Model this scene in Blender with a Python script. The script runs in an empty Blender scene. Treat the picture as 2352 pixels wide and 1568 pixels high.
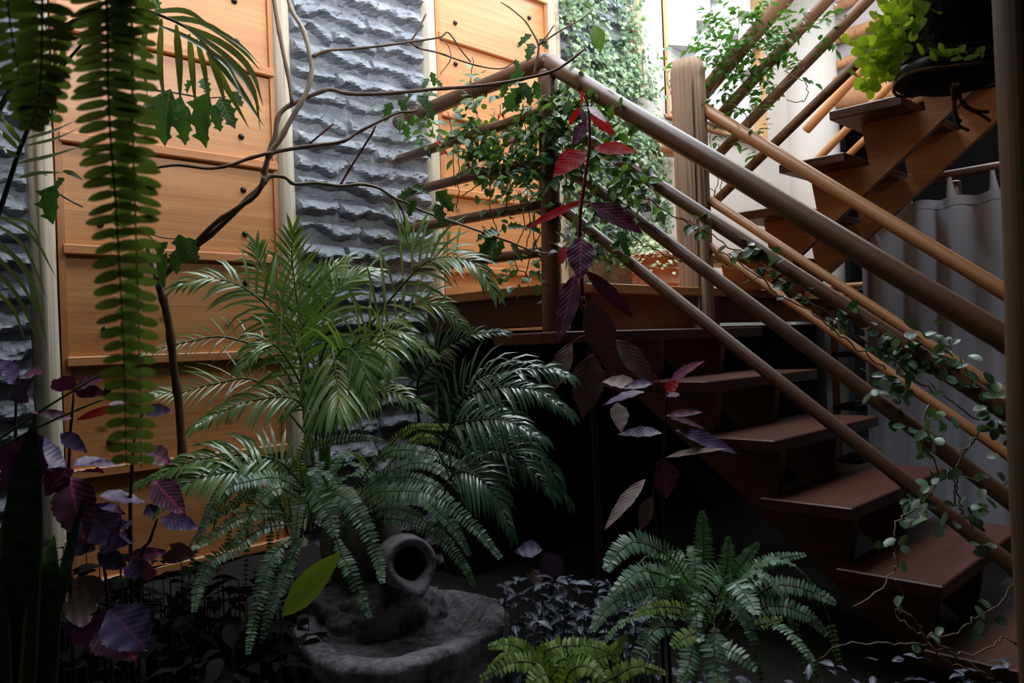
import bpy, math, random
from mathutils import Vector as V, Matrix, noise
PI = math.pi
C = bpy.context.scene.collection
R = random.Random(7)

# ------------------------------------------------------------------ camera
EYE = 1.293
F = 1829.0                                  # focal length in pixels of the 2352 wide frame (28 mm equivalent)
def cam_axes(yaw, pitch, roll):
    f = V((math.cos(yaw)*math.cos(pitch), math.sin(yaw)*math.cos(pitch), math.sin(pitch)))
    r = V((math.sin(yaw), -math.cos(yaw), 0)); u = r.cross(f)
    c, s = math.cos(roll), math.sin(roll)
    return c*r + s*u, -s*r + c*u, f
CR, CU, CF = cam_axes(math.radians(45), math.radians(.22), math.radians(-2.19))
EYEP = V((0, 0, EYE))
cd = bpy.data.cameras.new('camera'); cam = bpy.data.objects.new('camera', cd); C.objects.link(cam)
m3 = Matrix((CR, CU, -CF)).transposed()
cam.matrix_world = Matrix.Translation(EYEP) @ m3.to_4x4()
cd.sensor_width = 36; cd.lens = 36*F/2352; cd.clip_start = .05; cd.clip_end = 60
cd.dof.use_dof = True; cd.dof.focus_distance = 2.9; cd.dof.aperture_fstop = 5.6
bpy.context.scene.camera = cam

# ------------------------------------------------------------------ exposure, world, skylight
sc = bpy.context.scene
sc.view_settings.view_transform = 'Standard'; sc.view_settings.look = 'None'
sc.view_settings.gamma = 1; sc.view_settings.exposure = 0.0
try: sc.view_settings.use_curve_mapping = False
except Exception: pass
w = bpy.data.worlds.new('sky'); sc.world = w; w.use_nodes = True
w.node_tree.nodes['Background'].inputs[0].default_value = (.62, .78, 1, 1)
w.node_tree.nodes['Background'].inputs[1].default_value = .0075
def area(name, loc, sx, sy, power, col, rot=(0, 0, 0), spread=PI):
    l = bpy.data.lights.new(name, 'AREA'); l.shape = 'RECTANGLE'; l.size = sx; l.size_y = sy
    l.energy = power; l.color = col; l.spread = spread
    o = bpy.data.objects.new(name, l); o.location = loc; o.rotation_euler = rot; C.objects.link(o); return o
area('skylight', (2.95, 2.05, 4.15), 4.0, 1.4, 150, (.88, .94, 1.0))
area('skylight', (5.5, 1.0, 4.4), 1.8, 1.6, 70, (.92, .96, 1.0))  # added fill to brighten the white wall on the right, not a known opening
area('upper_wall_fill', (1.0, -.9, 3.35), 4.4, .9, 245, (.95, .97, 1.0), (math.radians(90), 0, 0))  # added fill for the upper wall and stone; no window is known there

# ------------------------------------------------------------------ pixel helpers (points on real planes of the place)
def ray(px, py): return CR*((px-1176)/F) - CU*((py-784)/F) + CF
def U(px, py, d): return EYEP + ray(px, py)*d
def onx(px, py, x): r = ray(px, py); return EYEP + r*(x/r.x)
def ony(px, py, y): r = ray(px, py); return EYEP + r*(y/r.y)
def onz(px, py, z): r = ray(px, py); return EYEP + r*((z-EYE)/r.z)
def PX(pts, d0, d1=None):
    d1 = d0 if d1 is None else d1; n = max(1, len(pts)-1)
    return [U(p[0], p[1], p[2] if len(p) > 2 else d0+(d1-d0)*i/n) for i, p in enumerate(pts)]
def crv(P, n):
    P = [V(p) for p in P]
    if len(P) == 2: return [P[0].lerp(P[1], i/n) for i in range(n+1)]
    Q = [P[0]*2-P[1]] + P + [P[-1]*2-P[-2]]; out = []; m = len(P)-1
    for i in range(n+1):
        t = i/n*m; k = min(int(t), m-1); t -= k
        a, b, c, d = Q[k:k+4]
        out.append(.5*((2*b)+(c-a)*t+(2*a-5*b+4*c-d)*t*t+(3*b-a-3*c+d)*t**3))
    return out
def rv(s=1): return V((R.uniform(-s, s), R.uniform(-s, s), R.uniform(-s, s)))

# ------------------------------------------------------------------ mesh collector
class MB:
    def __init__(s): s.v = []; s.f = []; s.uv = []; s.sm = []; s.mi = []
    def add(s, vs, fs, uvs=None, sm=False, mi=0):
        b = len(s.v); s.v += [tuple(p) for p in vs]; s.uv += uvs or [(0, 0)]*len(vs)
        for f in fs: s.f.append(tuple(i+b for i in f)); s.sm.append(sm); s.mi.append(mi)
        return s
    def box(s, x0, x1, y0, y1, z0, z1, bev=0, mi=0):
        return s.prism([(x0, y0), (x1, y0), (x1, y1), (x0, y1)], z0, z1, 'Z', bev, mi)
    def prism(s, poly, a0, a1, ax='Z', bev=0, mi=0):
        def P(p, a):
            return {'Z': (p[0], p[1], a), 'X': (a, p[0], p[1]), 'Y': (p[0], a, p[1])}[ax]
        n = len(poly)
        A = sum(poly[i][0]*poly[(i+1) % n][1]-poly[(i+1) % n][0]*poly[i][1] for i in range(n))
        if (A < 0) != (ax == 'Y'): poly = poly[::-1]
        if bev:
            ins = []
            for i in range(n):
                p0, p1, p2 = V(poly[i-1]), V(poly[i]), V(poly[(i+1) % n])
                e1 = (p1-p0).normalized(); e2 = (p2-p1).normalized()
                sg = 1 if (ax != 'Y') else -1
                n1 = V((-e1.y, e1.x))*sg; n2 = V((-e2.y, e2.x))*sg
                q = n1+n2; d = max(.35, q.length_squared/2); ins.append(p1+q*(bev/d)/1.0)
            rings = [[P(p, a0) for p in ins], [P(p, a0+bev) for p in poly], [P(p, a1-bev) for p in poly], [P(p, a1) for p in ins]]
        else: rings = [[P(p, a0) for p in poly], [P(p, a1) for p in poly]]
        vs = [p for r in rings for p in r]; fs = []
        for k in range(len(rings)-1):
            for i in range(n):
                j = (i+1) % n; fs.append((k*n+i, k*n+j, k*n+n+j, k*n+n+i))
        fs.append(tuple(range(n-1, -1, -1))); fs.append(tuple((len(rings)-1)*n+i for i in range(n)))
        return s.add(vs, fs, None, False, mi)
    def tube(s, pts, r, n=6, cap=True, mi=0):
        pts = [V(p) for p in pts]; m = len(pts)
        if not isinstance(r, (list, tuple)): r = [r, r]
        if len(r) != m: r = [r[0]+(r[-1]-r[0])*i/(m-1) if len(r) == 2 else r[min(len(r)-1, int(i*len(r)/m))] for i in range(m)]
        t = (pts[1]-pts[0]).normalized(); a = t.cross(V((0, 0, 1)) if abs(t.z) < .9 else V((1, 0, 0))).normalized()
        vs = []; uv = []
        for i in range(m):
            t = (pts[min(i+1, m-1)]-pts[max(i-1, 0)])
            if t.length < 1e-9: t = V((0, 0, 1))
            t.normalize(); a = (a-t*a.dot(t)).normalized(); b = t.cross(a)
            for k in range(n):
                g = 2*PI*k/n; vs.append(pts[i]+(a*math.cos(g)+b*math.sin(g))*r[i]); uv.append((k/n, i/m))
        fs = [(i*n+k, i*n+(k+1) % n, i*n+n+(k+1) % n, i*n+n+k) for i in range(m-1) for k in range(n)]
        if cap: fs += [tuple(range(n-1, -1, -1)), tuple((m-1)*n+k for k in range(n))]
        return s.add(vs, fs, uv, True, mi)
    def lathe(s, prof, c, ax=(0, 0, 1), n=28, wob=0):
        ax = V(ax).normalized(); a = ax.orthogonal().normalized(); b = ax.cross(a); c = V(c); vs = []
        for (r, h) in prof:
            for k in range(n):
                g = 2*PI*k/n; rr = r*(1+wob*math.sin(3*g+h*9)); vs.append(c+ax*h+(a*math.cos(g)+b*math.sin(g))*rr)
        m = len(prof)
        fs = [(i*n+k, i*n+(k+1) % n, i*n+n+(k+1) % n, i*n+n+k) for i in range(m-1) for k in range(n)]
        if prof[0][0] > 1e-4: fs.append(tuple(range(n-1, -1, -1)))
        if prof[-1][0] > 1e-4: fs.append(tuple((m-1)*n+k for k in range(n)))
        return s.add(vs, fs, None, True)
    def leaf(s, p, d, nrm, L, W, prof, grav=0., fold=.15, curl=0., wave=0., mi=0):
        """blade grown from p along d; prof is a list of (t, half width); grav bends it down, fold lifts its two halves."""
        p = V(p); d = V(d).normalized(); nrm = V(nrm); vs = []; uv = []; t0 = 0
        for i, (t, wd) in enumerate(prof):
            p = p+d*(L*(t-t0)); dt = t-t0; t0 = t
            d = (d+V((0, 0, -grav))*dt-nrm.normalized()*curl*dt).normalized()
            sd = d.cross(nrm)
            if sd.length < 1e-4: sd = d.orthogonal()
            sd.normalize(); nn = sd.cross(d); h = wd*W
            k = wave*W*math.sin(t*23+L*200)
            vs += [p-sd*h+nn*(fold*h+k), p, p+sd*h+nn*(fold*h-k)]; uv += [(.5-.5*min(1, wd*1.0), t), (.5, t), (.5+.5*min(1, wd*1.0), t)]
        n = len(prof)
        fs = []
        for i in range(n-1):
            a = i*3; fs += [(a, a+1, a+4, a+3), (a+1, a+2, a+5, a+4)]
        return s.add(vs, fs, uv, True, mi)
    def ribbon(s, pts, W, nrm, fold=.15, n=10):
        P = crv(pts, n); vs = []; uv = []
        for i, p in enumerate(P):
            t = i/n; d = (P[min(i+1, n)]-P[max(i-1, 0)]).normalized(); sd = d.cross(V(nrm)).normalized(); nn = sd.cross(d)
            h = W*max(.04, min(1, .35+t*3)*(1-max(0, (t-.4)/.6)**1.5)); vs += [p-sd*h+nn*fold*h, p, p+sd*h+nn*fold*h]; uv += [(0, t), (.5, t), (1, t)]
        fs = [f for i in range(n) for f in ((i*3, i*3+1, i*3+4, i*3+3), (i*3+1, i*3+2, i*3+5, i*3+4))]
        return s.add(vs, fs, uv, True)
    def fan(s, p, d, nrm, L, outline, cup=0., mi=0):
        p = V(p); d = V(d).normalized(); sd = d.cross(V(nrm))
        if sd.length < 1e-4: sd = d.orthogonal()
        sd.normalize(); nn = sd.cross(d); vs = [p+d*(L*.35)+nn*(cup*L)]; uv = [(.5, .35)]
        for (x, y) in outline: vs.append(p+sd*(x*L)+d*(y*L)); uv.append((.5+x*.9, y))
        n = len(outline)
        return s.add(vs, [(0, i+1, (i+1) % n+1) for i in range(n)], uv, True, mi)
    def build(s, name, mats, parent=None, mat=None):
        me = bpy.data.meshes.new(name); me.from_pydata(s.v, [], s.f)
        ul = me.uv_layers.new(name='UVMap'); flat = []
        for f in s.f:
            for i in f: flat += s.uv[i]
        ul.data.foreach_set('uv', flat)
        me.polygons.foreach_set('use_smooth', s.sm); me.polygons.foreach_set('material_index', s.mi)
        for m in (mats if isinstance(mats, (list, tuple)) else [mats]): me.materials.append(m)
        me.update(); o = bpy.data.objects.new(name, me); C.objects.link(o)
        if mat is not None: o.matrix_world = mat
        if parent is not None:
            o.parent = parent; b = parent
            while b.parent is not None and b.type != 'EMPTY': b = b.parent
            o.matrix_parent_inverse = parent['_w'] and Matrix.Translation(-V(parent['_w'])) if '_w' in parent else Matrix.Identity(4)
        return o
def tag(o, label, cat, group=None, kind=None):
    o['label'] = label; o['category'] = cat
    if group: o['group'] = group
    if kind: o['kind'] = kind
    return o
def thing(name, label, cat, loc=(0, 0, 0), group=None):
    o = bpy.data.objects.new(name, None); C.objects.link(o); o.location = loc; o['_w'] = tuple(loc); o.empty_display_size = .05
    return tag(o, label, cat, group)
def struct(name, mb, m, parent=None):
    o = mb.build(name, m, parent)
    if parent is None: o['kind'] = 'structure'
    return o
def rail(name, a, b, r, m, parent, n=14, r2=None, bow=0, endround=True, knots=0):
    """a turned pole whose own Z axis is its grain"""
    a, b = V(a), V(b); L = (b-a).length; z = (b-a)/L; r2 = r2 or r
    x = z.orthogonal().normalized(); y = z.cross(x)
    M = Matrix((x, y, z)).transposed().to_4x4(); M.translation = a
    mb = MB(); k = max(6, int(L/.12)); pts = []; rr = []
    e = .3*r
    ts = [0, e/L] + [i/k for i in range(1, k)] + [1-e/L, 1]
    sd = R.random()*99
    for i, t in enumerate(ts):
        pts.append(V((bow*math.sin(PI*t)+.15*r*noise.noise(V((sd, t*L*1.5, 0))), .15*r*noise.noise(V((sd+9, t*L*1.5, 0))), t*L)))
        q = (r+(r2-r)*t)*(1+.05*noise.noise(V((sd, t*L*4, 3)))); rr.append(q*.86 if endround and i in (0, len(ts)-1) else q)
    mb.tube(pts, rr, n)
    return mb.build(name, m, parent, M)

# ------------------------------------------------------------------ materials
def lin(c):
    return tuple(((v/255)/12.92 if v/255 <= .04045 else ((v/255+.055)/1.055)**2.4) for v in c)+(1,)
class NT:
    def __init__(s, name):
        s.m = bpy.data.materials.new(name); s.m.use_nodes = True; s.t = s.m.node_tree; s.n = s.t.nodes; s.n.clear()
        s.out = s.n.new('ShaderNodeOutputMaterial')
    def __call__(s, ty, **k):
        nd = s.n.new('ShaderNode'+ty)
        for a, v in k.items():
            if a.startswith('_'): setattr(nd, a[1:], v)
            else:
                i = nd.inputs[int(a[1:])] if a[0] == 'i' and a[1:].isdigit() else nd.inputs[a.replace('__', ' ')]
                if isinstance(v, bpy.types.NodeSocket): s.t.links.new(v, i)
                else: i.default_value = v
        return nd
    def ramp(s, fac, stops):
        r = s('ValToRGB', Fac=fac); e = r.color_ramp.elements
        while len(e) < len(stops): e.new(.5)
        for k, (p, c) in enumerate(stops): e[k].position = p; e[k].color = c
        return r.outputs[0]
    def math(s, op, a, b=0., c=None):
        k = dict(i0=a, i1=b)
        if c is not None: k['i2'] = c
        return s('Math', _operation=op, **k).outputs[0]
    def mix(s, f, a, b, bt='MIX'):
        nd = s('MixRGB', _blend_type=bt); 
        for i, v in enumerate((f, a, b)):
            if isinstance(v, bpy.types.NodeSocket): s.t.links.new(v, nd.inputs[i])
            else: nd.inputs[i].default_value = v
        return nd.outputs[0]
    def fin(s, sh): s.t.links.new(sh, s.out.inputs[0]); return s.m
MATS = {}
def wood(name, c1, c2, ax='Z', rough=.5, coat=0., fine=38., along=1.0, bump=.25, dark=None, knots=0.):
    t = NT(name); co = t('TexCoord').outputs['Object']
    def scl(a, b): return {'X': (b, a, a), 'Y': (a, b, a), 'Z': (a, a, b)}[ax]
    m1 = t('Mapping', Vector=co, Scale=scl(7, .55*along)).outputs[0]
    n1 = t('TexNoise', Vector=m1, Scale=1., Detail=5., Distortion=1.6).outputs[0]
    m2 = t('Mapping', Vector=co, Scale=scl(fine*2, 1.6*along)).outputs[0]
    n2 = t('TexNoise', Vector=m2, Scale=1., Detail=4., Distortion=.4).outputs[0]
    f = t.math('ADD', t.math('MULTIPLY', n1, .65), t.math('MULTIPLY', n2, .35))
    col = t.ramp(f, [(.32, lin(c1)), (.5, lin(tuple((a+b)/2 for a, b in zip(c1, c2)))), (.68, lin(c2))])
    if dark:
        n3 = t('TexNoise', Vector=t('Mapping', Vector=co, Scale=scl(60, .9)).outputs[0], Scale=1., Detail=3.).outputs[0]
        col = t.mix(t.ramp(n3, [(.60, (0, 0, 0, 1)), (.72, (.8, .8, .8, 1))]), col, lin(dark))
    if knots:
        xs = t('SeparateXYZ', i0=co).outputs
        wob = t('TexNoise', Vector=co, Scale=14.).outputs[0]
        v2 = t('CombineXYZ', i0=t.math('ADD', t.math('MULTIPLY', xs[0], 4.2), t.math('MULTIPLY', wob, .12)), i1=t.math('ADD', t.math('MULTIPLY', xs[2], 6.4), t.math('MULTIPLY', wob, .10))).outputs[0]
        vo = t('TexVoronoi', _voronoi_dimensions='2D', Vector=v2, Scale=1.)
        k = t.ramp(vo.outputs['Distance'], [(.03, (1, 1, 1, 1)), (.075, (.45, .45, .45, 1)), (.13, (0, 0, 0, 1))])
        sel = t.math('GREATER_THAN', t('SeparateColor', i0=vo.outputs['Color']).outputs[0], 1-knots)
        col = t.mix(t.math('MULTIPLY', t.math('MULTIPLY', k, sel), .75), col, lin(tuple(v*.38 for v in c1)))
    b = t('Bump', Height=n2, Strength=bump, Distance=.004)
    p = t('BsdfPrincipled', Base__Color=col, Roughness=rough, Coat__Weight=coat, Coat__Roughness=.3, Normal=b.outputs[0])
    return t.fin(p.outputs[0])
def leafm(name, c1, c2, trans=None, tw=.3, rough=.4, vein=None, vw=.04, nv=0, coat=0., edge=None, edgew=.12, spec=.5, bump=.3, hue=.6, back=None):
    """leaf: colour varies leaf by leaf, midrib and side veins follow the blade, part of the light goes through"""
    t = NT(name); g = t('NewGeometry'); uv = t('SeparateXYZ', i0=t('TexCoord').outputs['UV'])
    u, v = uv.outputs[0], uv.outputs[1]
    col = t.mix(t.math('MULTIPLY', g.outputs['Random Per Island'], 1.), lin(c1), lin(c2))
    au = t.math('ABSOLUTE', t.math('SUBTRACT', u, .5)); h = None
    if nv:
        w = t.math('SINE', t.math('MULTIPLY', t.math('SUBTRACT', v, t.math('MULTIPLY', au, .55)), nv*2*PI))
        h = w
    if edge: col = t.mix(t.math('GREATER_THAN', au, .5-edgew), col, lin(edge))
    if vein:
        k = t.math('LESS_THAN', au, vw)
        col = t.mix(t.math('MULTIPLY', k, .85), col, lin(vein))
        if nv: col = t.mix(t.math('MULTIPLY', t.math('GREATER_THAN', w, .95), .22), col, lin(vein))
    if back: col = t.mix(g.outputs['Backfacing'], col, lin(back))
    kw = {}
    if h is not None: kw['Normal'] = t('Bump', Height=h, Strength=bump, Distance=.003).outputs[0]
    p = t('BsdfPrincipled', Base__Color=col, Roughness=rough, Coat__Weight=coat, Coat__Roughness=.2, Specular__IOR__Level=spec, **kw)
    tr = t('BsdfTranslucent', Color=lin(trans or tuple(min(255, a*1.3) for a in c2)))
    return t.fin(t('MixShader', i0=tw, i1=p.outputs[0], i2=tr.outputs[0]).outputs[0])
def plain(name, c, rough=.6, metal=0., bump=0., bs=40., c2=None, ns=6., spec=.5):
    t = NT(name); co = t('TexCoord').outputs['Object']; kw = {}
    n = t('TexNoise', Vector=co, Scale=ns, Detail=6.).outputs[0]
    col = t.ramp(n, [(.35, lin(c)), (.65, lin(c2))]) if c2 else lin(c)
    if bump: kw['Normal'] = t('Bump', Height=t('TexNoise', Vector=co, Scale=bs, Detail=6.).outputs[0], Strength=bump, Distance=.01).outputs[0]
    return t.fin(t('BsdfPrincipled', Base__Color=col, Roughness=rough, Metallic=metal, Specular__IOR__Level=spec, **kw).outputs[0])

M_panel = wood('honey_pine_boards', (176, 112, 60), (210, 150, 92), 'X', .5, .5, along=1.3, knots=.24)
M_batten = wood('pine_batten', (178, 112, 62), (208, 146, 92), 'X', .45, .1)
M_frame = wood('pine_stile', (160, 100, 56), (196, 138, 86), 'Z', .5)
M_post = wood('stripped_bark_post', (176, 162, 140), (212, 202, 182), 'Z', .75, dark=(120, 92, 58), bump=.5)
M_pole = wood('weathered_handrail', (88, 58, 40), (130, 92, 66), 'Z', .42, .18, fine=46)
M_pole_tan = wood('worn_tan_handrail', (112, 78, 54), (156, 118, 86), 'Z', .45, .15, fine=46)
M_pole_new = wood('new_pine_handrail', (170, 110, 62), (205, 146, 92), 'Z', .42, .2, fine=46)
M_pole_mid = wood('tan_handrail', (140, 94, 56), (182, 130, 86), 'Z', .42, .2, fine=46)
M_bigpost = wood('split_log', (126, 100, 78), (172, 146, 120), 'Z', .72, dark=(70, 48, 32), bump=.7, fine=30)
M_tread = wood('red_brown_tread', (66, 32, 20), (96, 52, 33), 'X', .42, .12)
M_stringer = wood('brown_stringer', (104, 60, 30), (144, 92, 52), 'Y', .5, .1)
M_stringer_lit = wood('lit_brown_stringer', (140, 86, 44), (184, 124, 72), 'Y', .5, .1)  # lighter copy of the stringer wood; light on the upper flight put into colour
M_deck = wood('deck_board', (164, 106, 56), (200, 138, 82), 'X', .5)
M_trunk = wood('dark_trunk', (70, 48, 28), (108, 78, 46), 'Z', .75, dark=(46, 30, 18), bump=.6)
M_log = wood('peeled_log', (170, 120, 80), (206, 158, 116), 'Y', .55, dark=(110, 62, 34))
M_frame2 = wood('pale_pine_frame', (190, 146, 98), (218, 178, 130), 'Z', .5)
def stone_mat(name, c1, c2, c3):
    t = NT(name); co = t('TexCoord').outputs['Object']
    n1 = t('TexNoise', Vector=co, Scale=9., Detail=8., Roughness=.65).outputs[0]
    n2 = t('TexNoise', Vector=co, Scale=70., Detail=6., Roughness=.7).outputs[0]
    vo = t('TexVoronoi', Vector=co, Scale=34.).outputs['Distance']
    col = t.ramp(t.math('ADD', t.math('MULTIPLY', n1, .6), t.math('MULTIPLY', n2, .4)), [(.3, lin(c1)), (.52, lin(c2)), (.72, lin(c3))])
    h = t.math('ADD', t.math('MULTIPLY', n2, .6), t.math('MULTIPLY', vo, .5))
    b = t('Bump', Height=h, Strength=.75, Distance=.012)
    return t.fin(t('BsdfPrincipled', Base__Color=col, Roughness=.62, Normal=b.outputs[0]).outputs[0])
M_stone = stone_mat('split_basalt', (92, 97, 106), (134, 139, 148), (186, 189, 194))
def rock_mat():
    t = NT('pitted_rock'); co = t('TexCoord').outputs['Object']
    n1 = t('TexNoise', Vector=co, Scale=14., Detail=10., Roughness=.72).outputs[0]
    n2 = t('TexNoise', Vector=co, Scale=46., Detail=8., Roughness=.75).outputs[0]
    col = t.ramp(t.math('ADD', t.math('MULTIPLY', n1, .55), t.math('MULTIPLY', n2, .45)), [(.38, lin((56, 50, 52))), (.46, lin((138, 130, 138))), (.56, lin((190, 184, 194))), (.7, lin((222, 216, 226)))])  # darker in the low spots of the bump: crevice shade put into the colour
    b = t('Bump', Height=t.math('ADD', n1, t.math('MULTIPLY', n2, .5)), Strength=1., Distance=.03)
    return t.fin(t('BsdfPrincipled', Base__Color=col, Roughness=.8, Normal=b.outputs[0]).outputs[0])
M_rock = rock_mat()
M_pale_rock = stone_mat('pale_rubble', (120, 114, 106), (164, 158, 148), (196, 192, 182))
M_plaster = plain('white_plaster', (206, 200, 192), .8, bump=.12, bs=18, c2=(198, 192, 184), ns=1.5)
M_plaster_gray = plain('lilac_grey_plaster', (196, 188, 190), .8, bump=.1, bs=25, c2=(180, 172, 176))
M_ceiling = plain('dark_ceiling', (52, 44, 38), .9, bump=.1)
M_wall_shade = plain('dark_wall_shade', (15, 13, 12), .9, bump=.2, c2=(10, 9, 9))  # near-black; stands in for the shade under the landing and in the recess
M_soil = plain('soil', (18, 14, 11), .95, bump=1., bs=60, c2=(30, 24, 19), ns=20)
M_white = plain('white_paint', (204, 205, 204), .5, bump=.03, bs=90)
M_iron = plain('black_iron', (52, 50, 52), .32, .7)
M_terra = plain('terracotta', (150, 88, 60), .8, bump=.15, c2=(172, 112, 80), ns=9)
M_clay = plain('aged_clay', (98, 93, 99), .75, bump=.8, bs=30, c2=(150, 144, 152), ns=7)
M_clay_dark = plain('brown_clay', (94, 82, 80), .75, bump=.5, bs=26, c2=(134, 122, 120), ns=6)
M_slab = plain('stone_slab', (112, 102, 96), .85, bump=.5, c2=(140, 130, 122), ns=9)
def cloth_mat():
    t = NT('grey_cloth'); co = t('TexCoord').outputs['Object']
    wv = t('TexNoise', Vector=t('Mapping', Vector=co, Scale=(300, 300, 40)).outputs[0], Scale=1.).outputs[0]
    b = t('Bump', Height=wv, Strength=.15, Distance=.002)
    return t.fin(t('BsdfPrincipled', Base__Color=lin((198, 199, 210)), Roughness=.7, Sheen__Weight=.3, Normal=b.outputs[0]).outputs[0])
M_cloth = cloth_mat()
M_rope = plain('jute_twine', (128, 96, 56), .9, bump=.6, bs=200)
M_basket = plain('coir_basket', (34, 27, 20), .95, bump=1., bs=120, c2=(20, 16, 12), ns=30)
M_potblack = plain('black_plastic_pot', (14, 14, 14), .55)
M_bark = wood('branch_bark', (104, 80, 64), (146, 120, 100), 'Z', .6, bump=.5, fine=20)
M_bark_pale = wood('pale_branch_bark', (150, 130, 114), (182, 166, 150), 'Z', .6, bump=.5, fine=20)
M_twig = plain('vine_twig', (84, 60, 46), .7, bump=.3, c2=(120, 92, 70), ns=20)
M_twig_red = plain('red_twig', (116, 60, 56), .6)
M_twig_pale = plain('pale_vine_stem', (150, 130, 100), .65)
M_redstem = plain('crimson_stem', (128, 30, 50), .5)
M_darkstem = plain('dark_purple_stem', (56, 22, 30), .5)
M_greenstem = plain('green_stem', (78, 96, 46), .5)
M_palm = leafm('palm_leaflet', (84, 122, 66), (140, 170, 108), (150, 195, 60), .22, .3, spec=.7, coat=.45)
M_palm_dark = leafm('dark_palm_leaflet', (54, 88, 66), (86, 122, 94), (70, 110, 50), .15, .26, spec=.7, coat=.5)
M_palm_tall = leafm('glossy_palm_leaflet', (72, 100, 52), (104, 128, 70), (150, 170, 60), .25, .22, spec=.7, coat=.5)
M_rachis = plain('palm_rachis', (94, 116, 58), .5)
M_rachis_dark = plain('dark_rachis', (38, 48, 32), .5)
M_fern = leafm('fern_pinna', (84, 122, 92), (132, 168, 136), (120, 170, 80), .22, .4, spec=.6)
M_fern_lime = leafm('young_fern_pinna', (112, 146, 64), (150, 176, 84), (150, 190, 60), .3, .5)
M_fern_hang = leafm('hanging_fern_pinna', (44, 64, 30), (66, 88, 40), (112, 136, 50), .32, .5)
M_fern_stem = plain('fern_stem', (92, 84, 50), .6)
M_fern_brown = leafm('withered_fern_pinna', (132, 92, 52), (160, 118, 70), None, .2, .7)
M_holly = leafm('holly_leaf', (44, 84, 46), (72, 112, 66), (90, 140, 50), .2, .38, vein=(120, 150, 100), vw=.03, nv=7, coat=.15)
M_ivy = leafm('ivy_leaf', (66, 100, 68), (144, 172, 126), (140, 180, 100), .2, .45, vein=(176, 198, 160), vw=.03)
M_ivy_dark = leafm('deep_ivy_leaf', (58, 88, 64), (112, 142, 104), (110, 150, 80), .2, .45)  # darker leaf hue mixed into the wall ivy
M_ivy_var = leafm('variegated_ivy_leaf', (160, 182, 134), (206, 216, 178), (190, 205, 140), .2, .5)
M_vine = leafm('vine_leaf', (52, 92, 44), (96, 140, 66), (130, 180, 60), .25, .36, vein=(110, 146, 84), vw=.03, coat=.1)
M_vine_dark = leafm('deep_vine_leaf', (36, 68, 44), (78, 112, 72), (90, 140, 60), .2, .34, coat=.15)
M_jas = leafm('jasmine_leaf', (34, 76, 36), (72, 120, 54), (100, 160, 50), .25, .4)
M_hoya = leafm('waxy_vine_leaf', (68, 96, 70), (120, 146, 120), (130, 170, 90), .15, .35, coat=.2)
M_red = leafm('crimson_leaf', (148, 12, 20), (184, 20, 28), (215, 18, 24), .45, .55, spec=.25, vein=(150, 40, 60), vw=.03, nv=9, back=(186, 20, 30), bump=.12)
M_purple = leafm('purple_leaf', (78, 44, 68), (108, 64, 92), (112, 28, 56), .12, .42, vein=(190, 80, 120), vw=.035, nv=10, back=(120, 20, 36), bump=.15)
M_brownleaf = leafm('dusky_purple_leaf', (104, 84, 84), (148, 124, 118), (120, 50, 56), .1, .5, vein=(164, 104, 100), vw=.03, nv=10, back=(112, 70, 70), bump=.15)
M_violet = leafm('violet_leaf', (66, 54, 92), (98, 84, 128), (110, 40, 84), .12, .42, vein=(140, 84, 126), vw=.03, nv=9, bump=.1, back=(96, 22, 44))
M_lily = leafm('lime_leaf', (112, 140, 46), (130, 156, 56), (170, 200, 50), .4, .4, vein=(140, 168, 70), vw=.02)
M_lime = leafm('lime_round_leaf', (128, 160, 50), (168, 192, 70), (190, 220, 50), .45, .4)
M_limebig = leafm('lime_long_leaf', (120, 152, 48), (150, 178, 62), (190, 220, 60), .45, .4, vein=(170, 196, 90), vw=.03)
M_snake = None
def snake_mat():
    t = NT('snake_plant_leaf'); uv = t('SeparateXYZ', i0=t('TexCoord').outputs['UV']); u, v = uv.outputs[0], uv.outputs[1]
    au = t.math('ABSOLUTE', t.math('SUBTRACT', u, .5))
    nz = t('TexNoise', Vector=t('Mapping', Vector=t('TexCoord').outputs['UV'], Scale=(2, 26, 1)).outputs[0], Scale=1., Detail=3.).outputs[0]
    col = t.ramp(nz, [(.4, lin((70, 104, 78))), (.6, lin((118, 146, 114)))])
    col = t.mix(t.math('GREATER_THAN', au, .415), col, lin((206, 206, 112)))
    return t.fin(t('BsdfPrincipled', Base__Color=col, Roughness=.45).outputs[0])
M_snake = snake_mat()
M_inch = leafm('silver_striped_leaf', (60, 66, 84), (96, 104, 124), (80, 90, 90), .1, .4, vein=(140, 148, 160), vw=.1)
M_petal = leafm('red_petal', (206, 36, 44), (224, 52, 60), (230, 50, 50), .4, .5)
M_petal_pink = leafm('pink_petal', (230, 130, 160), (240, 190, 205), None, .4, .5)
M_strap = leafm('strap_leaf', (70, 108, 56), (110, 146, 84), (130, 180, 70), .25, .38)

# ------------------------------------------------------------------ room shell
Y0 = 2.92                       # face of the back wall
struct('floor', MB().box(-2.5, 8.2, -2.5, 3.3, 0, .25), M_soil)
def mound():
    mb = MB(); nx, ny = 60, 24; vs = []
    for j in range(ny+1):
        for i in range(nx+1):
            x = -1.+3.3*i/nx; y = 1.55+1.36*j/ny
            vs.append((x, y, .24+.27*(j/ny)**.8*(1 if x < 1.7 else max(0, (2.3-x)/.6))+.03*noise.fractal(V((x*4, y*4, 1)), 1., 2., 4)))
    return mb.add(vs, [(j*(nx+1)+i, j*(nx+1)+i+1, (j+1)*(nx+1)+i+1, (j+1)*(nx+1)+i) for j in range(ny) for i in range(nx)], None, True)
fl0 = bpy.data.objects['floor']; mound().build('soil_bed', M_soil, fl0)
wall = struct('wall_back', MB().box(-2.5, 6.9, Y0+.06, Y0+.3, 0, 5.0), M_wall_shade)
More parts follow.
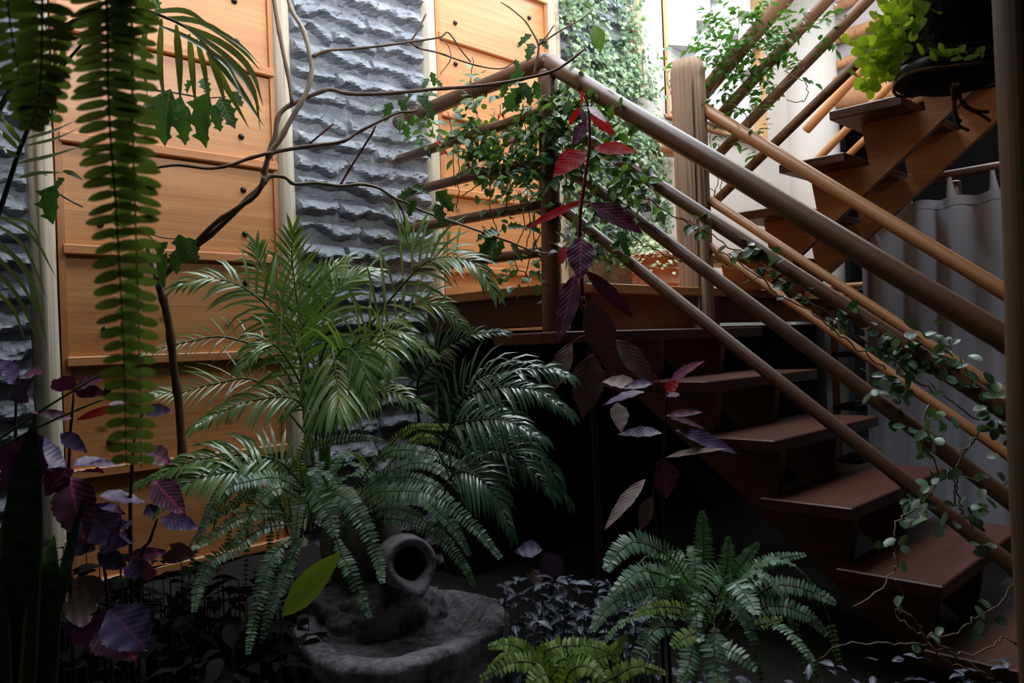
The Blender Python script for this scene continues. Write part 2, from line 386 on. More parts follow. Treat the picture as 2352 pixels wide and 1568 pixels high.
struct('plaster_facing', MB().box(4.08, 6.7, Y0-.005, Y0+.07, .25, 5.0, 0), M_plaster, wall)
struct('shade_slab', MB().box(-2.5, 3.36, -2.5, .62, 2.72, 2.85), M_ceiling)  # unseen slab added to keep the fill light off the lower wall
struct('wall_right', MB().box(6.5, 6.75, -2.5, 2.98, 3.34, 5.0), M_plaster_gray)
struct('wall_recess', MB().box(8.0, 8.2, -2.5, 3.2, 0, 5.0), M_wall_shade)
struct('ceiling', MB().box(-2.5, 4.4, -2.5, 1.2, 3.9, 4.1), M_ceiling)
mb = MB(); mb.tube([(6.37, 2.84, .25), (6.37, 2.84, 5)], .23, 32)
struct('wall_corner', mb, M_plaster)

def h_stone(x, z, sd):
    return noise.fractal(V((x*9+sd, z*9, sd)), 1., 2., 5)
def stone(x0, x1, z0, z1, seed, course=.0935, res=.011):
    """split-face courses: every block bulges to a jagged lip and is undercut below it"""
    mb = MB(); rr = random.Random(seed); nz = int((z1-z0)/course)
    for c in range(nz):
        a0 = z0+c*course; cuts = [x0]
        while cuts[-1] < x1-.22: cuts.append(min(x1, cuts[-1]+rr.uniform(.2, .5)))
        cuts[-1] = x1
        for a, b in zip(cuts, cuts[1:]):
            if b-a < .02: continue
            sd = rr.uniform(0, 90); amp = rr.uniform(.75, 1.25); lip0 = rr.uniform(.3, .55); base = rr.uniform(-.006, .008)
            nx = max(4, int((b-a)/res)); ny = 11; vs = []
            for j in range(ny+1):
                v = j/ny
                for i in range(nx+1):
                    u = i/nx; x = a+(b-a)*u
                    z = a0+course*(.008+.984*v)
                    lip = lip0+.42*noise.fractal(V((x*7+sd, sd, c)), 1., 2., 4)
                    if v > lip: k = 1-((v-lip)/max(.1, 1-lip))**1.3*.75
                    else: k = .12+.88*max(0, min(1, 1-(lip-v)/(.14+.16*abs(noise.noise(V((x*13, sd, 3))))) ))
                    fa = noise.noise(V((x*22+sd, z*26, sd)))*.35+noise.noise(V((x*55+sd, z*60, sd)))*.16
                    cell = noise.cell_vector(V((x*17+.35*math.sin(z*70+sd)+sd, z*24+.3*math.sin(x*40), sd)))
                    h = .05*amp*k*(1+.6*fa)+.016*fa+base+.013*(cell[0]-.5)
                    e = min(u*(b-a), (1-u)*(b-a), v*course*1.2, (1-v)*course*1.2)
                    h *= min(1, .05+e/.006)
                    vs.append((x, Y0+.012-h, z))
            fs = [(j*(nx+1)+i, j*(nx+1)+i+1, (j+1)*(nx+1)+i+1, (j+1)*(nx+1)+i) for j in range(ny) for i in range(nx)]
            mb.add(vs, fs, None, False)
    mb.box(x0, x1, Y0+.0, Y0+.06, z0, z1)
    return mb
struct('stone_facing', stone(-.2, .727, .25, 3.1, 3), M_stone, wall)
struct('stone_facing', stone(1.69, 2.392, .25, 3.8, 5), M_stone, wall)
struct('stone_facing', stone(3.366, 4.08, 1.95, 4.4, 8), M_stone, wall)
struct('stone_facing', stone(3.366, 4.08, 1.5, 1.95, 9, .15), M_pale_rock, wall)

# ------------------------------------------------------------------ timber wall panels, posts
def wallpost(x0, x1, label, z1=5.0):
    mb = MB(); r = (x1-x0)/2; cx = (x0+x1)/2; pts = []; rr = []
    k = 26; sd = x0*7
    n = 16; vs = []
    for i in range(k+1):
        z = .25+(z1-.25)*i/k
        for q in range(n+1):
            g = PI+PI*q/n
            w = r*(1+.10*noise.noise(V((sd+q*.5, z*2.2, 1))))
            vs.append((cx+w*math.cos(g), Y0+.01+w*1.25*math.sin(g), z))
    fs = [(i*(n+1)+q, i*(n+1)+q+1, (i+1)*(n+1)+q+1, (i+1)*(n+1)+q) for i in range(k) for q in range(n)]
    fs.append(tuple(k*(n+1)+q for q in range(n+1))); fs.append(tuple(n-q for q in range(n+1)))
    fs += [(i*(n+1)+n, i*(n+1), (i+1)*(n+1), (i+1)*(n+1)+n) for i in range(k)]
    mb.add(vs, fs, None, True)
    return tag(mb.build('timber_post', M_post), label, 'post', 'pale timber posts on the stone wall')
wallpost(.724, .806, 'pale timber post at the far left edge of the left wooden panel')
wallpost(1.612, 1.69, 'pale timber post between left wooden panel and grey stone wall')
wallpost(2.392, 2.468, 'pale timber post left of the upper wooden panel behind the landing railing')
wallpost(3.268, 3.366, 'pale timber post between upper wooden panel and ivy covered stone')
def wpanel(x0, x1, z0, z1, label, studs):
    t = thing('wood_wall_panel', label, 'wall panel', ((x0+x1)/2, Y0, z0), 'honey pine wall panels')
    zs = [.553+.3745*i for i in range(-1, 12)]; zs = [z for z in zs if z0 < z < z1-.02]
    ed = [z0]+zs+[z1]
    for a, b in zip(ed, ed[1:]):
        o = MB().box(x0, x1, Y0-.006, Y0+.055, a, b-.004).build('board', M_panel, t)
    for z in zs:
        MB().box(x0+.014, x1-.004, Y0-.030, Y0, z-.028, z+.006, .004).build('batten', M_batten, t)
    for xa, xb in ((x0, x0+.022), (x1-.018, x1)):
        MB().box(xa, xb, Y0-.018, Y0, z0, z1, .003).build('stile', M_frame, t)
    for (x, z) in studs:
        m = MB(); m.lathe([(.0001, -.013), (.006, -.0115), (.0105, -.007), (.0125, 0), (.0125, .004)], (x, Y0-.006, z), (0, 1, 0), 14)
        m.build('stud', M_iron, t)
    return t
st1 = [(q.x, q.z) for q in (ony(*p, Y0) for p in [(536, 4), (541, 97), (552, 315), (557, 437), (561, 538), (563, 650), (229, 516), (240, 757), (246, 896), (252, 1013), (330, 25)])]
st2 = [(q.x, q.z) for q in (ony(*p, Y0) for p in [(1043, 54), (1213, 42), (1044, 148), (1059, 397), (1175, 240), (1210, 390)])]
wpanel(.806, 1.61, .25, 4.2, 'tall honey pine wall panel with battens behind hanging fern and bare branches', st1)
wpanel(2.468, 3.268, 1.3, 4.2, 'honey pine wall panel behind the vine covered landing railing', st2)
mb = MB(); mb.box(4.07, 4.118, Y0-.05, Y0+.0, 2.80, 5.0, .004)
tag(mb.build('timber_strip', M_frame2), 'narrow pale pine strip between the ivy and the white wall', 'strip')

# ------------------------------------------------------------------ landing deck, stairs
DZ = 1.52; RISE = .19; RUN = .2435; TH = .042
t = thing('landing_deck', 'brown timber landing carrying the terracotta pot and railing posts', 'deck', (2.7, 2.4, DZ-.1))
MB().box(2.235, 2.42, 1.965, Y0-.08, DZ-.04, DZ, .004).build('plank', M_deck, t)
ys = [1.94, 2.18, 2.42, 2.66, Y0-.08]
for a, b in zip(ys, ys[1:]):
    MB().box(2.425, 6.05, a, b-.006, DZ-.04, DZ, .004).build('plank', M_deck, t)
MB().box(2.44, 3.4, 1.99, 2.02, 1.33, DZ-.04).build('riser_board', M_stringer_lit, t)
MB().box(2.24, 2.30, 1.99, 2.05, 1.30, DZ-.04, .004).build('joist_end', M_deck, t)
MB().box(2.30, 2.35, 2.05, Y0-.08, DZ-.16, DZ-.04, .004).build('joist', M_stringer, t)
MB().box(3.4, 6.1, 1.99, 2.03, DZ-.16, DZ-.04, .004).build('joist', M_stringer, t)

def stringer_poly(n0, n1, fa, fz, clipz):
    """zigzag board in (a, z): a grows upstairs; fa(k), fz(k) are the nosing and top of tread k"""
    top = []
    for k in range(n0, n1):
        top += [(fa(k)+.065, fz(k)-TH), (fa(k)+.335, fz(k)-TH)]
        top[-1] = (fa(k+1)+.095, fz(k)-TH)
    low = []
    lo = lambda a: fz(0)-.41+(a-fa(0))*RISE/RUN
    a_end = top[-1][0]; low.append((a_end+.03, lo(a_end+.03)))
    a_st = fa(n0)+.03; z_st = lo(a_st)
    if z_st < clipz:
        a_c = fa(0)+(clipz-fz(0)+.41)*RUN/RISE
        low += [(a_c, clipz), (a_st+.06, clipz)]
    else: low.append((a_st, z_st))
    return top+low
# lower flight, climbing toward the wall (+y): tread k counts down from the landing
low = thing('staircase', 'lower flight of open red brown treads descending to the plant bed', 'staircase', (2.85, 1.0, .25))
for k in range(1, 7):
    y0 = 1.72-RUN*(k-1); z = DZ-RISE*k
    MB().box(1.93 if k == 1 else 2.413, 3.3, y0, y0+.30, z-TH, z, .004).build('tread', M_tread, low)
fa = lambda j: 1.72-RUN*5+RUN*j; fz = lambda j: DZ-RISE*6+RISE*j
for x in (2.62, 3.08):
    pl = stringer_poly(0, 6, fa, fz, .25)
    MB().prism(pl, x-.02, x+.02, 'X').build('stringer', M_stringer, low)
# upper flight, climbing back over the viewer's right (-y)
up = thing('staircase', 'upper flight seen from below with zigzag stringers rising to the right', 'staircase', (3.95, 1.4, DZ))
nos = lambda k: 1.466+RUN*(4-k)
for k in range(1, 9):
    y1 = nos(k); z = DZ+RISE*k-.012
    MB().box(3.5, 4.4, y1-.30, y1, z-TH, z, .004).build('tread', M_tread, up)
fa2 = lambda j: -nos(j+1); fz2 = lambda j: DZ+RISE*(j+1)-.012
for x in (3.7, 4.2):
    pl = [(-a, z) for a, z in stringer_poly(0, 8, fa2, fz2, DZ)]
    MB().prism(pl, x-.02, x+.02, 'X').build('stringer', M_stringer_lit, up)

# ------------------------------------------------------------------ railings
XL = 2.2
t = thing('landing_railing', 'weathered pole railing along the landing edge wrapped in climbing vines', 'railing', (XL, 2.4, DZ))
rail('post', (2.17, 1.96, 1.31), (2.2, 1.96, 2.30), .036, M_pole, t, 18, .037)
rail('rail', (XL, 1.955, 2.335), (XL, 2.885, 2.315), .034, M_pole, t, 16, .030)
for z0, z1, ye, r in ((2.157, 2.143, 2.88, .021), (1.978, 1.99, 2.83, .020), (1.811, 1.827, 2.885, .021), (1.636, 1.645, 2.80, .021)):
    rail('rail', (XL, 1.99, z0), (XL, ye, z1), r, M_pole, t, 12)
def flight_rails(t, x, specs, m):
    for (y0, z0, y1, z1, r) in specs: rail('rail', (x, y0, z0), (x, y1, z1), r, m, t, 16)
t = thing('stair_railing', 'thick weathered pole railing descending in front of the lower stairs', 'railing', (XL, 1.1, 1.2))
def px_rail(a, b, x, ext=0.):
    p, q = onx(*a, x), onx(*b, x); q = q+(q-p)*ext; return (p.y, p.z, q.y, q.z)
flight_rails(t, XL, [px_rail((1262, 143), (2340, 800), XL, .12)+(.033,), px_rail((1325, 305), (2340, 962), XL, .1)+(.022,),
                     px_rail((1282, 365), (2320, 1150), XL, .1)+(.021,), px_rail((1283, 472), (2110, 1130), XL, .28)+(.020,)], M_pole)
XR = 3.24
t = thing('stair_railing', 'tan pole railing on the far side of the lower stairs starting at split log post', 'railing', (XR, 1.2, 1.2))
flight_rails(t, XR, [px_rail((1595, 238), (2340, 690), XR, .25)+(.029,), px_rail((1628, 458), (2340, 925), XR, .25)+(.020,),
                     px_rail((1630, 565), (2340, 1062), XR, .25)+(.019,)], M_pole_mid)
XU = 3.36
t = thing('stair_railing', 'weathered pole railing of the upper flight tangled with jasmine', 'railing', (XU, 1.6, 2.0))
flight_rails(t, XU, [px_rail((1612, 218), (1800, 0), XU, .5)+(.036,), px_rail((1650, 270), (1900, 0), XU, .5)+(.026,),
                     px_rail((1640, 365), (1985, 8), XU, .4)+(.023,), px_rail((1640, 465), (2005, 110), XU, .5)+(.021,)], M_pole_tan)
XF = 4.46
t = thing('stair_railing', 'new orange pine pole railing on the far side of the upper flight', 'railing', (XF, 1.6, 2.3))
flight_rails(t, XF, [px_rail((1850, 300), (2010, 125), XF, .7)+(.027,), px_rail((1840, 405), (2060, 180), XF, .5)+(.022,),
                     px_rail((1945, 360), (2100, 212), XF, .7)+(.020,)], M_pole_new)
def bigpost():
    mb = MB(); n = 140; k = 30; z0, z1 = 1.30, 2.565; vs = []; c = V((3.205, 1.99))
    for i in range(k+1):
        f = i/k; z = z0+(z1-z0)*f
        for q in range(n):
            g = 2*PI*q/n
            sq = .076*(1+.07*math.cos(4*(g+.5)))*(1+.05*noise.noise(V((math.cos(g)*3, math.sin(g)*3, z*2))))
            d = ((g-math.radians(228)+PI) % (2*PI))-PI          # crack facing the viewer
            sq -= .045*math.exp(-(d/.05)**2)*(1 if z < 2.35 else max(0, (2.5-z)/.15))
            d = ((g-math.radians(262)+PI) % (2*PI))-PI
            sq -= .03*math.exp(-(d/.045)**2)*max(0, min(1, (2.1-z)/.2))-.002*math.sin(g*23+2*math.sin(z*3))-.0012*math.sin(g*41+z)
            if i == k: sq *= .86
            zz = z+(.012*noise.noise(V((g*2, 3, 1))) if i >= k-1 else 0)-(.006 if i == k-1 else 0)
            vs.append((c.x+sq*math.cos(g), c.y+sq*math.sin(g), zz))
    fs = [(i*n+q, i*n+(q+1) % n, (i+1)*n+(q+1) % n, (i+1)*n+q) for i in range(k) for q in range(n)]
    fs.append(tuple(range(n-1, -1, -1))); vs.append((c.x, c.y, z1)); fs += [(k*n+q, k*n+(q+1) % n, len(vs)-1) for q in range(n)]
    mb.add(vs, fs, None, True)
    tag(mb.build('log_post', M_bigpost), 'thick cracked split log post at the turn of the stairs', 'post')
bigpost()
p, q = U(2358, 100, 1.42), U(2398, 1100, 1.40); dv = (p-q)/(p.z-q.z)
a = q+dv*(.25-q.z); b = q+dv*(3.5-q.z)
tag(rail('trunk_post', a, b, .052, M_trunk, None, 20, .042, .006), 'dark rough trunk post at the right edge beside the hanging basket', 'post')

# ------------------------------------------------------------------ white relief, logs, curtain, shelf under stairs
t = thing('wall_relief', 'white wooden relief of tumbling blocks in a thin pine frame on plaster', 'wall art', (4.97, Y0, 2.74))
ax0, ax1, az0, az1 = 4.385, 5.56, 2.745, 4.6; AD = .05
MB().box(ax0, ax1, Y0-.03, Y0-.004, az0, az1).build('back_board', M_white, t)
for nm, b in (('frame', (ax0, ax0+.016, Y0-AD, Y0-.02, az0, az1)), ('frame', (ax1-.02, ax1+.06, Y0-.10, Y0-.02, az0-.02, az1)), ('frame', (ax0, ax1+.03, Y0-AD, Y0-.02, az0-.02, az0))):
    MB().box(*b, .002).build(nm, M_frame2, t)
bw = .37; bh = .215; row = 0
z = az0+.02
while z < az1:
    x = ax0+.03+(.5*bw if row % 2 else 0)-bw*.5*(row % 2 == 0)*0
    while x < ax1-.1:
        xa, xb = max(x, ax0+.018), min(x+bw*.94, ax1-.022); xm = (x+bw*.47)
        if xb-xa > .1:
            mb = MB(); d = .118 if (row*7+int(x*10)) % 3 else .075
            pts = [(xa, Y0-.03), (xa, Y0-.045), (min(max(xm, xa), xb), Y0-.03-d), (xb, Y0-.045), (xb, Y0-.03)]
            mb.prism(pts, z, z+bh, 'Z', .0015); mb.build('block', M_white, t)
        x += bw
    z += bh*1.0; row += 1
def log(name, a, b, r, m, label, cat='log'):
    return tag(rail(name, a, b, r, m, None, 18, r*.95, .004), label, cat)
log('log_beam', ony(1508, 338, 2.82), ony(1568, 345, 2.82)+V((.05, 0, 0)), .055, M_pole_mid, 'short log beam fixed between the ivy and the split log post', 'beam')
XW = 6.44
for (a, b, r, lb) in (((1868, 107), (2040, 45), .045, 'round log across the right wall between plaster strips'),
                     ((1862, 175), (2040, 100), .035, 'reddish log rail edging the right wall above big log'),
                     ((1862, 222), (2120, 195), .14, 'massive peeled log beam over the dark recess on the right'),
                     ((1870, 42), (2000, -20), .04, 'topmost round log across the right wall')):
    log('log_beam', onx(*a, XW), onx(*b, XW), r, M_log, lb, 'beam')
log('log_beam', onx(1888, 288, 6.9), onx(2010, 262, 6.9), .04, M_log, 'thin log inside the dark recess beyond the upper stairs', 'beam')

t = thing('curtain', 'grey cloth tab curtain hanging under the upper stairs', 'curtain', (4.4, 1.25, .3))
mb = MB(); ny, nz = 90, 14; vs = []; XC = 4.4
for j in range(nz+1):
    f = j/nz; z = 1.952-(1.952-.30)*f
    for i in range(ny+1):
        u = i/ny; y = 1.70-1.05*u
        fold = math.sin(u*2*PI*6.3+.5*math.sin(u*17))*(.022+.012*f)+.012*math.sin(u*41+f)*f
        vs.append((XC+fold, y+.01*math.sin(u*30)*f, z-.012*math.sin(u*2*PI*3.2)**2*(1-f)))
fs = [(j*(ny+1)+i, j*(ny+1)+i+1, (j+1)*(ny+1)+i+1, (j+1)*(ny+1)+i) for j in range(nz) for i in range(ny)]
mb.add(vs, fs, None, True); mb.build('cloth', M_cloth, t)
mb = MB()
for i in range(ny):
    b0 = i; vs2 = [V(vs[i])+V((-.004, 0, .001)), V(vs[i+1])+V((-.004, 0, .001)), V(vs[i+1])+V((-.004, 0, -.045)), V(vs[i])+V((-.004, 0, -.045))]
    mb.add(vs2, [(0, 1, 2, 3)], None, True)
mb.build('hem', M_cloth, t)
for yy in (1.245, 1.055, .84, 1.45, 1.64):
    mb = MB(); x = XC
    P0 = [(x-.004, yy+.026, 1.93), (x-.004, yy-.022, 1.93), (x-.022, yy-.008, 2.03), (x-.022, yy+.012, 2.03), (x-.004, yy-.003, 2.082), (x-.004, yy+.007, 2.082)]
    mb.add(P0+[(px_+.012, py_, pz_) for px_, py_, pz_ in P0], [(0, 1, 2, 3), (3, 2, 4, 5), (9, 8, 7, 6), (11, 10, 8, 9), (0, 3, 9, 6), (3, 5, 11, 9), (1, 7, 8, 2), (2, 8, 10, 4)], None, True)
    mb.build('tab', M_cloth, t)
log('curtain_rod', (4.4, .55, 2.062), (4.4, 1.72, 2.056), .024, M_pole, 'round wooden pole carrying the grey tab curtain', 'curtain rod')
log('prop_post', (4.46, 1.235, .25), (4.46, 1.245, 2.035), .032, M_pole, 'short wooden upright behind the curtain under its rod', 'post')
t = thing('storage_rack', 'dark shelving rack half hidden beneath the stairs left of curtain', 'shelf', (4.6, 2.0, .25))
for z in (.55, .85, 1.15, 1.42):
    MB().box(4.5, 4.85, 1.70, 1.93, z, z+.03, .003).build('shelf_board', M_wall_shade, t)
for y in (1.715, 1.915):
    MB().box(4.5, 4.53, y-.015, y+.015, .25, 1.45).build('upright', M_stringer, t)
MB().box(4.52, 4.56, 1.72, 1.93, 1.44, 1.47).build('rail', M_cloth, t)
log('log_beam', (4.52, 1.70, 1.545), (4.52, 2.1, 1.54), .022, M_pole_mid, 'thin pole beside the shelving under the stairs', 'pole')
tag(MB().box(2.36, 6.2, 2.70, 2.86, .25, 1.36).build('shade_sheet', M_wall_shade), 'near black sheet added for the shade under the landing', 'screen', None, 'structure')  # added sheet; the shade under the landing is put into its colour

# ------------------------------------------------------------------ plants: builders
P_LANCE = [(0, .10), (.12, .55), (.3, .95), (.5, 1), (.7, .78), (.87, .4), (1, .02)]
P_PALM = [(0, .18), (.15, .75), (.4, 1), (.7, .72), (1, .03)]
P_OVAL = [(0, .06), (.1, .45), (.28, .92), (.45, 1), (.68, .74), (.85, .38), (.95, .13), (1, .02)]
P_ROUND = [(0, .15), (.15, .75), (.4, 1), (.7, .92), (.92, .5), (1, .1)]
P_PINNA = [(0, .55), (.3, 1), (.7, .85), (1, .15)]
P_HOLLY = [(0, .05), (.10, .42), (.19, .72), (.24, 1.05), (.34, .66), (.46, .74), (.52, 1.08), (.62, .56), (.73, .48), (.78, .74), (.86, .30), (1, .0)]
def serr(n, prof, amp):
    out = []
    for i in range(n+1):
        t = i/n
        for a, b in zip(prof, prof[1:]):
            if a[0] <= t <= b[0]+1e-9:
                f = (t-a[0])/(b[0]-a[0]); f = f*f*(3-2*f)*.4+f*.6; wd = a[1]+(b[1]-a[1])*f; break
        out.append((t, wd*(1+amp*(1 if i % 2 else -1))))
    out[-1] = (1, .01); return out
P_BIG = serr(22, P_OVAL, .045)
P_BIGL = serr(22, P_LANCE, .05)
IVY = [(0, 0), (.30, -.12), (.42, .16), (.26, .30), (.50, .52), (.22, .58), (0, 1), (-.22, .58), (-.50, .52), (-.26, .30), (-.42, .16), (-.30, -.12)]
def frond_palm(pts, n, Lm, W, grav=1.2, up=None, ang=(62, 22), start=.18, mats=None, parent=None, lift=.15, prof=P_PALM, jitter=.12, rr=(.005, .0018), lm=(.6, .42)):
    mb = MB(); S = 40; P = crv(pts, S); up = V(up) if up is not None else V((0, 0, 1)); mats = mats or [M_palm, M_rachis]
    for i in range(n):
        t = start+(1-start)*(i+.5)/n; k = min(S-1, int(t*S)); f = t*S-k; p = P[k].lerp(P[k+1], f)
        T = (P[k+1]-P[k]).normalized(); Sd = T.cross(up)
        if Sd.length < .15: Sd = T.cross(-CF)
        Sd.normalize(); N = Sd.cross(T)
        s = (t-start)/(1-start); a = math.radians(ang[0]+(ang[1]-ang[0])*s)
        L = Lm*(lm[0]+(1-lm[0])*math.sin(PI*min(1, s*1.5+.12)))*(1 if s < .55 else 1-(1-lm[1])*((s-.55)/.45))
        for sg in (-1, 1):
            d = T*math.cos(a)+Sd*sg*math.sin(a)+N*lift+rv(jitter)
            mb.leaf(p, d, N+rv(.25), L*R.uniform(.9, 1.15), W*.62*R.uniform(.8, 1.15), prof, grav*R.uniform(.6, 1.4), .25)
    d = (P[-1]-P[-2]).normalized()
    for sg in (-.25, .25): mb.leaf(P[-1], d+Sd*sg, N, Lm*.4, W*.8, prof, grav, .2)
    o = mb.build('frond', mats[0], parent); MB().tube(P[::2], rr, 5).build('rachis', mats[1], o); return o
def frond_fern(pts, L, Lm, mats, parent=None, up=None, start=.08, gap=None, W=None, name='frond', tipw=.25, drop=.5, prof=P_PINNA, pw=.5):
    mb = MB(); P = crv(pts, 40); up = V(up) if up is not None else V((0, 0, 1))
    Lm = Lm*(.78 if gap is None else 1); ln = sum((P[i+1]-P[i]).length for i in range(40)); gap = gap or .0088; n = max(8, int(ln*(1-start)/gap)); W = W or gap*.44
    for i in range(n):
        t = start+(1-start)*(i+.3)/n; k = min(39, int(t*40)); p = P[k].lerp(P[k+1], t*40-k); T = (P[k+1]-P[k]).normalized()
        Sd = T.cross(up)
        if Sd.length < .2: Sd = T.cross(-CF)
        Sd.normalize(); N = Sd.cross(T); s = (t-start)/(1-start)
        l = Lm*(min(1, .45+s*3.2))*(1-(1-tipw)*max(0, (s-.35)/.65)**1.6)
        for sg in (-1, 1):
            mb.leaf(p, Sd*sg+T*R.uniform(.05, .3)+N*R.uniform(-.15, .2), N+rv(.2), l*R.uniform(.88, 1.1), W*R.uniform(.85, 1.15), prof, drop*R.uniform(.3, 1.2), .1)
    o = mb.build(name, mats[0], parent); MB().tube(P[::2], (.0022, .0008), 4).build('rachis', mats[1], o); return o
def one_leaf(a, b, W, mat, parent, nrm=None, prof=P_BIG, name='leaf', fold=.25, grav=0., wave=.05, stem=None, stemmat=None, curl=.15):
    a, b = V(a), V(b); mb = MB(); d = b-a
    nrm = V(nrm) if nrm is not None else (-CF+V((0, 0, .5))+rv(.35))
    mb.leaf(a, d+V((0, 0, grav*.5*d.length)), nrm, d.length, W, prof, grav, fold, curl, wave)
    if stem is not None: mb.tube(crv([stem, V(stem).lerp(a, .5)+V((0, 0, .004)), a], 5), .0016, 5, mi=1)
    return mb.build(name, [mat, stemmat or M_twig], parent)
def branch(name, pts, r, mat, parent, n=None, kn=True):
    P = crv(pts, n or max(8, len(pts)*3)); m = len(P); rr = []
    for i in range(m):
        q = r[0]+(r[1]-r[0])*i/(m-1); rr.append(q*(1.22 if kn and i % 5 == 3 else 1))
    return MB().tube(P, rr, 8).build(name, mat, parent)

# ------------------------------------------------------------------ bare branched shrub with holly shaped leaves
sh = thing('holly_shrub', 'bare branching shrub with a few lobed leaves reaching from left panel over the railing', 'shrub', tuple(onz(425, 1040, .25)*0+U(425, 1060, 2.4)))
d0 = 2.35
def bx(pts, d): return PX(pts, d[0], d[1])
branch('trunk', bx([(425, 1120), (418, 1030), (410, 920), (400, 850), (390, 760), (378, 700), (365, 655), (362, 632)], (2.42, 2.36)), (.013, .011), M_bark, sh)
branch('trunk', bx([(366, 660), (352, 610), (340, 570), (330, 552)], (2.36, 2.36)), (.009, .006), M_bark_pale, sh)
branch('branch', bx([(364, 645), (400, 605), (450, 565), (500, 524), (560, 466), (600, 427), (607, 411), (616, 357), (632, 314), (636, 279), (646, 257), (671, 239), (718, 218), (757, 205), (793, 214), (850, 216), (921, 212), (993, 205), (1064, 200), (1136, 193), (1221, 177), (1268, 164), (1300, 146), (1343, 112)], (2.36, 2.62)), (.0095, .0042), M_bark, sh, 70)
branch('branch', bx([(372, 640), (435, 572), (495, 512), (545, 478), (583, 452), (598, 432), (606, 405)], (2.37, 2.38)), (.0075, .007), M_bark, sh)
branch('branch', bx([(654, -30), (671, 25), (693, 61), (704, 93), (714, 136), (716, 168), (707, 204), (691, 236), (664, 282), (643, 321), (621, 350), (604, 400)], (2.5, 2.40)), (.0065, .0085), M_bark_pale, sh)
branch('branch', bx([(626, -30), (629, 0), (639, 61), (650, 118), (664, 186), (671, 239)], (2.48, 2.42)), (.0065, .0055), M_bark, sh)
branch('branch', bx([(717, 130), (754, 116), (814, 112), (886, 104), (943, 96), (1009, 86), (1030, 75), (1061, 118), (1082, 143)], (2.46, 2.6)), (.005, .0018), M_bark, sh, 34)
branch('twig', bx([(943, 96), (961, 68), (975, 39), (979, 32)], (2.55, 2.56)), (.0034, .0022), M_bark, sh)
branch('twig', bx([(943, 96), (964, 111), (1007, 121), (1057, 139), (1111, 154), (1157, 157), (1186, 136)], (2.55, 2.62)), (.0036, .0018), M_bark, sh)
branch('twig', bx([(1009, 86), (1029, 104), (1035, 136), (1011, 170)], (2.58, 2.6)), (.002, .0014), M_bark_pale, sh)
branch('twig', bx([(1225, 176), (1232, 143), (1237, 104), (1221, 71), (1204, 46), (1171, 18), (1150, 5)], (2.6, 2.64)), (.0042, .0018), M_bark, sh)
branch('twig', bx([(1237, 104), (1286, 71), (1332, 46), (1354, 29), (1357, 23)], (2.61, 2.66)), (.003, .0018), M_bark, sh)
branch('twig', bx([(1237, 104), (1255, 84), (1273, 57)], (2.61, 2.6)), (.003, .0016), M_bark, sh)
branch('branch', bx([(612, 358), (636, 348), (707, 336), (786, 325), (821, 304), (871, 279), (914, 259), (954, 255), (962, 236)], (2.39, 2.6)), (.0065, .003), M_bark, sh, 34)
branch('branch', bx([(623, 350), (571, 364), (529, 379), (479, 387), (411, 379), (350, 387), (330, 396)], (2.39, 2.3)), (.0055, .0035), M_bark, sh)
branch('branch', bx([(607, 422), (621, 405), (654, 407), (677, 423), (725, 420), (782, 427), (829, 423), (871, 432), (904, 454), (929, 464), (964, 482), (1029, 505), (1096, 529), (1164, 553), (1190, 563), (1227, 578), (1266, 582), (1290, 576)], (2.39, 2.6)), (.0062, .0022), M_bark_pale, sh, 50)
branch('twig', bx([(904, 454), (925, 486), (930, 521)], (2.5, 2.5)), (.003, .002), M_twig_red, sh)
branch('twig', bx([(864, 286), (850, 314), (800, 393), (782, 425)], (2.5, 2.48)), (.0028, .0034), M_twig_red, sh)
branch('twig', bx([(766, 284), (711, 330)], (2.48, 2.46)), (.0028, .0032), M_twig_red, sh)
branch('twig', bx([(330, 205), (380, 210), (430, 218), (470, 225), (520, 222)], (2.3, 2.32)), (.0032, .0016), M_bark, sh)
branch('twig', bx([(128, 440), (160, 460), (190, 475)], (2.2, 2.2)), (.0026, .002), M_bark, sh)
branch('twig', bx([(362, 560), (338, 535), (372, 545), (400, 548), (425, 545)], (2.34, 2.32)), (.0024, .0016), M_bark_pale, sh)
